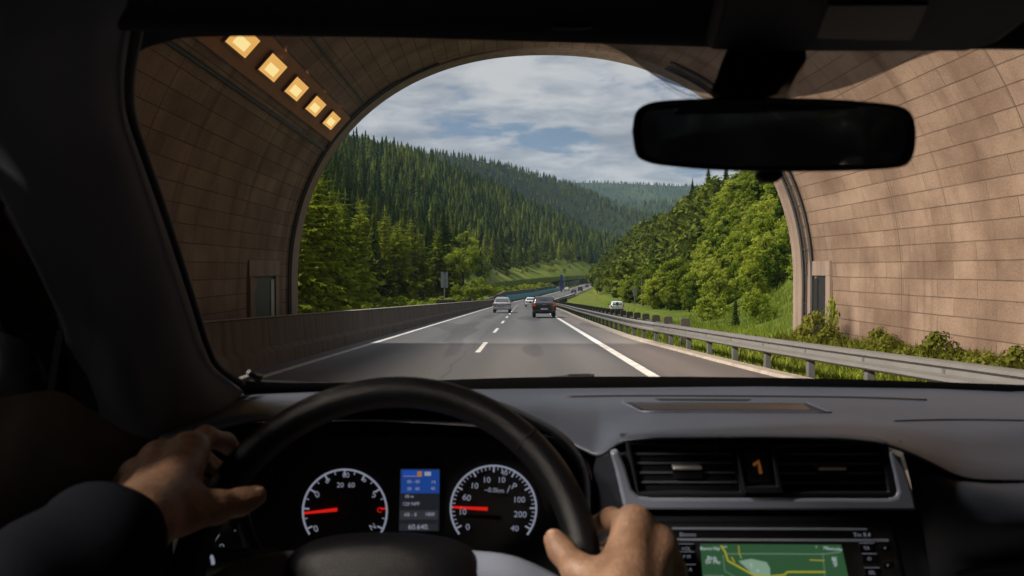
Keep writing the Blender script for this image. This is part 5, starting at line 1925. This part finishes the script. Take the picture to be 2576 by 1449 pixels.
# airbag cover: a domed cushion
g = []
for k in range(12):
    q = k / 11
    s_ = math.cos(q * math.pi / 2) ** .55 if k < 11 else 0.001
    hgt = .050 * math.sin(q * math.pi / 2) ** .9
    g.append([WC - Wy * .005 + Wn * (.004 + hgt) + Wx * (.094 * s_ * math.copysign(abs(math.cos(t_)) ** .75, math.cos(t_))) + Wy * ((.040 if math.sin(t_) > 0 else .085) * s_ * math.copysign(abs(math.sin(t_)) ** .85, math.sin(t_))) for t_ in [2 * math.pi * j / 48 for j in range(49)]])
obj('airbag_cover', MB().grid(g), M['leather'], sw, smooth=True)
for s in (-1, 1):
    c = [[WC + Wx * (s * x) + Wy * (y0 + .011) + Wn * z for x, y0, z in ((.070, .004, .024), (.11, .000, .020), (.145, -.012, .008), (.178, -.03, 0))],
         [WC + Wx * (s * x) + Wy * (y0 - .006) + Wn * (z + .007) for x, y0, z in ((.070, .004, .024), (.11, .000, .020), (.145, -.012, .008), (.178, -.03, 0))],
         [WC + Wx * (s * x) + Wy * (y0 - .022) + Wn * z for x, y0, z in ((.070, .004, .024), (.11, .0, .020), (.145, -.012, .008), (.178, -.03, 0))]]
    obj('spoke', MB().grid([[Vector(p) for p in r] for r in loft(c, 16, 9)]), M['silver'], sw, smooth=True, solid=.006 * s)
# column stalk
st = obj('light_stalk', MB().tube([P(690, 1395, .90), P(600, 1402, .85), P(545, 1408, .82), P(500, 1414, .80), P(482, 1418, .795)], [.008, .009, .013, .0135, .010], 16), M['black'], car, smooth=True)
mb = MB()
for a, b, c in ((505, 1400, 1420), (535, 1400, 1418)):
    mb.tube([P(a - 3, b, .795), P(a, (b + c) / 2, .787), P(a + 1, c, .789)], .0018, 6)
obj('stalk_mark', mb, M['dial_white'], st)
txt('switch_mark', [('-', 588, 1332, .90, 26, 0), ('/', 546, 1354, .90, 20, -.3), ('o', 558, 1372, .90, 18, 0)], M['btn_text'], car)
obj('dash_piping', MB().tube([Vector(p) for p in crom(np.array([P(x, y, d) for x, y, d in ((626, 1290, .93), (636, 1330, .93), (655, 1372, .92), (690, 1400, .91))]), 20)], .0008, 6), M['slat'], car)

# rear-view mirror
mir = [(1590, 330), (1598, 285), (1625, 262), (1680, 252), (1800, 247), (1940, 246), (2080, 249), (2180, 256), (2250, 264), (2288, 280), (2303, 318), (2302, 370), (2290, 405), (2262, 421), (2160, 429), (1980, 432), (1800, 428), (1680, 418), (1628, 408), (1600, 388)]
out = smooth_poly(mir + mir[:1], 80)[:-1]
DM = lambda x, y: .575 + (x - 1945) / F * .575 * -.126 - (340 - y) / F * .575 * .122
cxm, cym = 1946, 340
mb = MB()
A = [P(x, y, DM(x, y)) for x, y, *_ in out]
sx_, sy_ = (lambda x, q: cxm + (x - cxm) * (1 - (1 - q) * .45)), (lambda y, q: cym + (y - cym) * q)
sc = lambda q, dd: [P(sx_(x, q), sy_(y, q), DM(sx_(x, q), sy_(y, q)) + dd) for x, y, *_ in out]
rws = [sc(.86, .003), sc(.90, -.001), sc(.96, -.002), sc(1.0, .002), sc(1.0, .012), sc(.92, .028), sc(.70, .042), sc(.2, .048)]
mb.grid([r_ + r_[:1] for r_ in rws])
mm = obj('rear_view_mirror', mb, M['black'], car, smooth=True)
gl = sc(.875, .0022)
obj('mirror_glass', MB().add(gl, [tuple(range(len(gl)))]), M['mirror'], mm)
stem = [[(1835, 112, .665), (1890, 105, .66), (1960, 105, .66), (2025, 115, .665)], [(1818, 150, .645), (1890, 150, .63), (1960, 150, .63), (2028, 152, .645)],
        [(1800, 200, .635), (1870, 195, .615), (1950, 195, .615), (2010, 195, .635)], [(1784, 236, .63), (1830, 240, .610), (1920, 248, .605), (1985, 246, .625)]]
obj('mirror_stem', MB().grid([[Vector(p) for p in r] for r in lp(stem, 16, 16)]), M['gloss_black'], mm, smooth=True, solid=-.02)
obj('dimming_lever', MB().prism([P(x, y, .582) for x, y in ((1908, 428), (1975, 428), (1972, 448), (1955, 457), (1925, 457), (1912, 448))], FWD * .014), M['black'], mm, bevel=.003)

# wiper
wp = MB().tube([on(WB, x, y, -.03) for x, y in ((1380, 954), (1430, 949), (1495, 947))], .004, 6)
wp.prism([on(WB, x, y, -.03) for x, y in ((1428, 950), (1432, 944), (1488, 943), (1496, 950))], FWD * .02)
obj('wiper', wp, M['black'], car)
wp = MB().tube([on(WB, x, y, -.03) for x, y in ((600, 958), (635, 945), (660, 948))], .005, 6)
wp.tube([on(WB, x, y, -.03) for x, y in ((625, 935), (640, 950), (652, 958))], .004, 6)
wp.tube([on(WB, x, y, -.035) for x, y in ((615, 960), (800, 967), (1000, 970))], .004, 6)
obj('wiper', wp, M['black'], car)

# driver's door, window, wing mirror
dr = [[(-900, 1250, .45), (-300, 1060, .55), (0, 1000, .66), (150, 985, .80), (240, 1040, .89), (330, 1090, .93), (420, 1120, .96)],
      [(-900, 1330, .43), (-300, 1150, .53), (0, 1105, .63), (120, 1105, .74), (230, 1140, .86), (330, 1160, .92), (430, 1170, .96)],
      [(-900, 1500, .42), (-300, 1330, .52), (0, 1300, .61), (130, 1280, .73), (250, 1280, .84), (340, 1280, .91), (430, 1280, .96)],
      [(-900, 2300, .42), (-300, 2000, .50), (0, 1900, .58), (150, 1850, .70), (280, 1850, .82), (380, 1850, .90), (460, 1850, .96)]]
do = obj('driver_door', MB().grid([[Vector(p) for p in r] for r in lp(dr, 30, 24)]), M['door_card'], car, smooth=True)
mb = MB().tube([Vector(p) for p in crom(np.array([P(*c) for c in ((-300, 1480, .50), (0, 1362, .595), (100, 1318, .69), (180, 1290, .76))]), 24)], .0025, 8)
obj('door_strip', mb, M['slat'], do, smooth=True)
mb = MB().prism([P(x, y, d) for x, y, d in ((160, 830, .885), (136, 985, .885), (240, 1050, .93), (390, 1110, .97), (330, 900, .93))], (-.01, .004, 0))
obj('mirror_triangle', mb, M['black'], do)
wn = [P(*c) for c in ((-900, 100, .44), (60, 380, .76), (170, 610, .86), (245, 830, .96), (235, 1010, .96), (0, 1040, .76), (-300, 1100, .66), (-900, 1290, .54))]
obj('door_glass', MB().add([p + FWD * .012 for p in wn], [tuple(range(len(wn)))]), glass_mat('door_glass', (.035, .035, .037), .015), do)  # tinted near black to imitate shade outside and dim the driver's side
mg = [[(-60, 905, .98), (0, 878, .98), (60, 895, .97), (105, 935, .96), (122, 985, .95)], [(-60, 925, .94), (0, 900, .94), (55, 915, .93), (98, 950, .93), (116, 990, .93)],
      [(-60, 1060, .92), (0, 1060, .92), (50, 1060, .92), (90, 1060, .92), (112, 1050, .92)], [(-60, 1120, .98), (0, 1120, .98), (50, 1115, .98), (90, 1105, .98), (115, 1080, .97)]]
obj('wing_mirror', MB().grid([[Vector(p) + Vector((-.05, .05, 0)) for p in r] for r in lp(mg, 20, 20)]), mat('mirror_shell', (.05, .052, .06), .35, .2, .1, 5), car, smooth=True, solid=.02)

# rest of the cabin: roof, far side, rear, bonnet
mb = MB()
zr_ = 1.72
mb.grid([[Vector((x, y, zr_ - .10 * ((x - .35) / .75) ** 4)) for x in np.linspace(-.40, 1.10, 13)] for y in (-2.1, -1.2, -.3, .25)])
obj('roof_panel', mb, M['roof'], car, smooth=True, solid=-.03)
def wall_side(x, name, y1=.55):
    m_ = MB()
    m_.box((x - .02, -2.1, .45), (x + .02, y1 + .6, 1.24))
    for a, b in ((-2.1, -1.75), (-.55, -.40)):
        m_.box((x - .018, a, 1.241), (x + .018, b, 1.66))
    return obj(name, m_, M['dash_dark'], car)
wall_side(1.12, 'passenger_door')
wall_side(-.47, 'rear_door', -.9)
cg = glass_mat('cabin_tinted_glass', (.10, .10, .105), .02)  # unseen side panes, added dark to keep lamp light out of the cabin
mb = MB()
for x, a, b in ((1.125, -1.75, -.55), (1.125, -.40, .75), (-.475, -1.75, -.55)):
    mb = MB().box((x, a, 1.2), (x + .004, b, 1.67))
    obj('side_glass', mb, cg, car)
obj('rear_glass', MB().box((-.25, -2.12, 1.22), (.95, -2.116, 1.60)), glass_mat('rear_tinted_glass', (.6, .6, .61), .02), car)
mb = MB().box((-.45, -2.14, .45), (1.10, -2.10, 1.22)).box((-.45, -2.14, 1.221), (-.25, -2.10, 1.70)).box((.95, -2.14, 1.221), (1.10, -2.10, 1.70)).box((-.249, -2.14, 1.60), (.949, -2.10, 1.70))
obj('rear_wall', mb, M['dash_dark'], car)
pp = [[(1.02, .28, 1.66), (1.05, .8, 1.45), (1.08, 1.3, 1.28)], [(1.10, .25, 1.66), (1.12, .8, 1.42), (1.14, 1.3, 1.25)]]
obj('windscreen_pillar', MB().grid([[Vector(p) for p in r] for r in loft(pp, 14, 5)]), M['pillar'], car, smooth=True, solid=.02)
bo = [[(-.40, 1.30, 1.235), (.35, 1.36, 1.275), (1.10, 1.30, 1.235)], [(-.44, 1.7, 1.13), (.35, 1.75, 1.17), (1.14, 1.7, 1.13)], [(-.42, 2.2, .97), (.35, 2.28, 1.01), (1.12, 2.2, .97)], [(-.36, 2.45, .72), (.35, 2.56, .74), (1.06, 2.45, .72)]]
obj('bonnet', MB().grid([[Vector(p) for p in r] for r in loft(bo, 20, 20)]), M['car_grey'], car, smooth=True, solid=-.01)

# ------------------------------------------------------------------ the driver
def sdf_mesh(chains, lo, hi, h):
    """chains: list of (primitives, blend); primitive = (a, b, ra, rb). Signed distance on a grid, then surface nets"""
    lo, hi = np.array(lo), np.array(hi)
    n3 = np.ceil((hi - lo) / h).astype(int) + 1
    Dg = np.full(n3, 1.0, np.float32)
    for prims, kb in chains:
        C = None
        pts = np.array([p for q in prims for p in (q[0], q[1])])
        rm = max(max(q[2], q[3]) for q in prims) + .035
        i0 = np.maximum(((pts.min(0) - rm - lo) / h).astype(int), 0)
        i1 = np.minimum(((pts.max(0) + rm - lo) / h).astype(int) + 1, n3)
        if (i1 <= i0).any():
            continue
        X = np.stack(np.meshgrid(*[lo[k] + h * np.arange(i0[k], i1[k]) for k in range(3)], indexing='ij'), -1).astype(np.float32)
        for a, b, ra, rb in prims:
            a, b = np.array(a, np.float32), np.array(b, np.float32)
            ba = b - a
            t = np.clip(((X - a) @ ba) / max(1e-9, float(ba @ ba)), 0, 1)
            d = np.linalg.norm(X - a - t[..., None] * ba, axis=-1) - (ra + (rb - ra) * t)
            C = d if C is None else smin(C, d, .006)
        s = tuple(slice(i0[k], i1[k]) for k in range(3))
        Dg[s] = smin(Dg[s], C, kb)
    return nets(Dg, lo, h)


def smin(a, b, k):
    q = np.maximum(k - np.abs(a - b), 0) / k
    return np.minimum(a, b) - q * q * k * .25


def nets(Dg, lo, h):
    ins = Dg < 0
    n = Dg.shape
    c = np.zeros(tuple(x - 1 for x in n), np.int8)
    for dx in (0, 1):
        for dy in (0, 1):
            for dz in (0, 1):
                c += ins[dx:n[0] - 1 + dx, dy:n[1] - 1 + dy, dz:n[2] - 1 + dz]
    act = (c > 0) & (c < 8)
    idx = np.full(act.shape, -1, np.int64)
    ii = np.argwhere(act)
    idx[act] = np.arange(len(ii))
    acc = np.zeros((len(ii), 3)); cnt_ = np.zeros(len(ii))
    cor = [(x, y, z) for x in (0, 1) for y in (0, 1) for z in (0, 1)]
    val = [Dg[ii[:, 0] + x, ii[:, 1] + y, ii[:, 2] + z] for x, y, z in cor]
    for e0 in range(8):
        for e1 in range(e0 + 1, 8):
            if sum(abs(p - q) for p, q in zip(cor[e0], cor[e1])) != 1:
                continue
            m_ = (val[e0] < 0) != (val[e1] < 0)
            t = val[e0] / np.where(m_, val[e0] - val[e1], 1)
            pnt = np.array(cor[e0]) + t[:, None] * (np.array(cor[e1]) - np.array(cor[e0]))
            acc[m_] += pnt[m_]; cnt_[m_] += 1
    V = lo + (ii + acc / cnt_[:, None]) * h
    Q = []
    for ax in range(3):
        a = np.moveaxis(ins, ax, 0)
        ch = np.argwhere(a[:-1] != a[1:])
        ch = ch[(ch[:, 1] > 0) & (ch[:, 2] > 0) & (ch[:, 1] < a.shape[1] - 1) & (ch[:, 2] < a.shape[2] - 1)]
        if not len(ch):
            continue
        fl = a[ch[:, 0], ch[:, 1], ch[:, 2]]
        im = np.moveaxis(idx, ax, 0)
        q = np.stack([im[ch[:, 0], ch[:, 1] - 1, ch[:, 2] - 1], im[ch[:, 0], ch[:, 1], ch[:, 2] - 1], im[ch[:, 0], ch[:, 1], ch[:, 2]], im[ch[:, 0], ch[:, 1] - 1, ch[:, 2]]], 1)
        q[~fl] = q[~fl][:, ::-1]
        if ax == 1:
            q = q[:, ::-1]
        Q.append(q)
    return V, np.concatenate(Q)


def skin_mat():
    m, nt, b = new_mat('skin')
    ob_ = N(nt, 'ShaderNodeTexCoord').outputs['Object']
    a = ramp(nt, noise(nt, ob_, 42, 5, 0.62), [(0.35, 0.0), (0.65, 1.0)])
    f = noise(nt, ob_, 260, 3, 0.6)
    c = mixc(nt, a, (0.13, 0.070, 0.040), (0.22, 0.130, 0.084))
    nt.links.new(c, b.inputs['Base Color'])
    b.inputs['Roughness'].default_value = 0.52
    b.inputs['Subsurface Weight'].default_value = 0.12
    b.inputs['Subsurface Radius'].default_value = (0.012, 0.005, 0.003)
    b.inputs['Subsurface Scale'].default_value = 0.4
    bn = N(nt, 'ShaderNodeBump')
    bn.inputs['Strength'].default_value = 0.5
    bn.inputs['Distance'].default_value = 0.0025
    nt.links.new(f, bn.inputs['Height'])
    nt.links.new(bn.outputs[0], b.inputs['Normal'])
    return m


M['skin'] = skin_mat()
M['nail'] = mat('finger_nail', (0.36, 0.22, 0.165), 0.3, 0, 0.05)
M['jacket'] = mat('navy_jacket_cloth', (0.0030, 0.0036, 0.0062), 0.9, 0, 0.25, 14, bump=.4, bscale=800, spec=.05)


def hand(W, mcp, fingers, thumb, fore):
    """W wrist, mcp four knuckles, fingers: chains of three more joints, thumb: four joints; all (px, py, depth)"""
    w_ = P(*W)
    k_ = [P(*m_) for m_ in mcp]
    th = [P(*t_) for t_ in thumb]
    ch = []
    fa = P(*fore)
    ch_b = [([(k_[i] - FWD * .005 + UP * .003, k_[i] - FWD * .005 + UP * .0035, [.0132, .0134, .0124, .0110][i], .012)], .005) for i in range(4)]
    side = (k_[0] - k_[3]).normalized()
    wr = [w_ + side * .014, w_ + side * .005, w_ - side * .005, w_ - side * .014]
    ch.append(([(fa + side * .008, wr[0], .024, .0195), (fa - side * .008, wr[3], .024, .0195)], .02))
    ch.append(([(wr[i], k_[i], .0195 if i < 3 else .018, [.0122, .0124, .0116, .0104][i]) for i in range(4)], .011))
    ch.append(([(k_[i], k_[i + 1], .0118, .0112) for i in range(3)], .014))
    ch.append(([(w_ + side * .012, th[0], .019, .0185), (th[0], k_[0], .0155, .0095), (th[0].lerp(w_, .3), k_[1], .014, .010)], .022))
    ch.append(([(th[0], th[1], .0175, .0138), (th[1], th[2], .0138, .0112), (th[2], th[3], .0116, .0096)], .012))
    rad = [(.0122, .0105, .0092, .0078), (.0124, .0108, .0094, .0080), (.0118, .0102, .0088, .0076), (.0104, .0090, .0078, .0068)]
    ch += ch_b
    for i in range(4):
        c = [k_[i]] + [P(*f_) for f_ in fingers[i]]
        ch.append(([(c[j], c[j + 1], rad[i][j], rad[i][j + 1]) for j in range(3)], .005))
    return ch


LH = hand((318, 1335, .600), [(476, 1136, .725), (402, 1158, .728), (344, 1196, .735), (306, 1243, .735)],
          [[(517, 1100, .762), (566, 1112, .800), (604, 1150, .806)], [(408, 1140, .780), (505, 1150, .822), (565, 1190, .815)], [(346, 1184, .785), (458, 1192, .825), (530, 1230, .815)], [(318, 1228, .780), (425, 1245, .815), (505, 1270, .805)]],
          [(448, 1285, .655), (540, 1276, .678), (606, 1262, .700), (644, 1247, .708)], (125, 1490, .50))
RH = hand((1600, 1610, .600), [(1594, 1322, .700), (1652, 1374, .700), (1684, 1440, .698), (1690, 1508, .69)],
          [[(1538, 1306, .755), (1490, 1325, .792), (1455, 1365, .792)], [(1640, 1350, .762), (1545, 1372, .802), (1480, 1405, .795)], [(1676, 1415, .765), (1580, 1432, .797), (1510, 1455, .788)], [(1690, 1485, .752), (1600, 1495, .785), (1530, 1515, .778)]],
          [(1532, 1480, .648), (1456, 1436, .668), (1412, 1384, .694), (1394, 1357, .702)], (1640, 1800, .50))
EL = [Vector((-.42, .16, 1.06)), Vector((.36, .20, 1.00))]
SHO = [Vector((-.20, -.14, 1.26)), Vector((.20, -.14, 1.26))]
fw = [P(125, 1490, .50), P(1640, 1800, .50)]
body = []
for i in (0, 1):
    body.append(([(fw[i], EL[i], .028, .034), (EL[i], SHO[i], .034, .045)], .02))
CH_ = Vector((0, -.18, 1.08))
body.append(([(SHO[0], SHO[1], .055, .055), (SHO[0], CH_, .06, .10), (SHO[1], CH_, .06, .10)], .03))
V, Q = sdf_mesh(body + LH + RH, (-.50, -.34, .92), (.46, .86, 1.44), .0030)
base = Vector((0, -.18, .92))
per = thing('person', base, "driver's hands holding the steering wheel, in a dark navy jacket", 'person')
V = V - np.array(base)
o = bigmesh('body', V, Q, M['skin'], smooth=True, parent=per)
sm_ = o.modifiers.new('smooth', 'SMOOTH')
sm_.factor, sm_.iterations = .5, 3


# thumb nails
for nm, th in (('thumb_nail', [(606, 1262, .700), (644, 1247, .708)]), ('thumb_nail', [(1412, 1384, .694), (1394, 1357, .702)])):
    a_, b_ = P(*th[0]), P(*th[1])
    ax = (b_ - a_).normalized()
    nz = (-FWD * .75 + UP * .65)
    nz = (nz - ax * nz.dot(ax)).normalized()
    sd = ax.cross(nz)
    g_ = []
    for i in range(7):
        u_ = -1 + 2 * i / 6
        g_.append([b_ + ax * (-.001 + .0068 * u_) + sd * (.0052 * v_ * math.sqrt(max(.15, 1 - (max(0, u_) * .8) ** 2))) + nz * (.0098 - .0030 * v_ * v_ - (.0015 * u_ if u_ > 0 else 0)) for v_ in (-1, -.5, 0, .5, 1)])
    obj(nm, MB().grid(g_), M['nail'], per, smooth=True)


def sleeve(c0, c1, e, s, name):
    """jacket sleeve from cuff c0 back over the forearm, elbow and upper arm, with folds"""
    path = crom(np.array([c0, c1, e.lerp(c1, .3), e, e.lerp(s, .4), s]), 60)
    rr = random.Random(9)
    ph = [rr.uniform(0, 6.28) for _ in range(6)]
    g, up = [], None
    for i, p in enumerate(path):
        t = Vector(path[min(i + 1, 59)] - path[max(i - 1, 0)]).normalized()
        up = (t.orthogonal() if up is None else up - t * up.dot(t)).normalized()
        sd = t.cross(up)
        f = i / 59
        base_r = np.interp(f, [0, .06, .3, .5, 1], [.037, .040, .049, .066, .088])
        row = []
        for j in range(33):
            a = 2 * math.pi * j / 32
            w_ = .0035 * math.sin(f * 46 + 1.4 * math.sin(a + ph[0]) + ph[1]) + .003 * math.sin(f * 23 + 2 * a + ph[2]) + .0015 * math.sin(3 * a + f * 70)
            q = base_r + w_ * min(1, f * 8)
            row.append(Vector(p) + (up * math.cos(a) + sd * math.sin(a)) * q)
        g.append(row)
    # turn the cuff in
    c_ = [Vector(path[0]).lerp(v, .86) + (Vector(path[1]) - Vector(path[0])) * 1.2 for v in g[0]]
    e_ = [Vector(path[0]).lerp(v, .95) - (Vector(path[1]) - Vector(path[0])) * .2 for v in g[0]]
    return obj(name, MB().grid([c_, e_] + g), M['jacket'], per, smooth=True)


sleeve(P(318, 1335, .600).lerp(P(125, 1490, .50), .17), P(125, 1490, .50), EL[0], SHO[0], 'sleeve')
sleeve(P(1612, 1690, .565), P(1640, 1800, .50), EL[1], SHO[1], 'sleeve')
jb = [([(SHO[0], SHO[1], .085, .085), (SHO[0], CH_, .09, .14), (SHO[1], CH_, .09, .14), (CH_, Vector((0, -.2, .80)), .15, .15)], .05)]
V, Q = sdf_mesh(jb, (-.36, -.42, .62), (.36, .06, 1.40), .012)
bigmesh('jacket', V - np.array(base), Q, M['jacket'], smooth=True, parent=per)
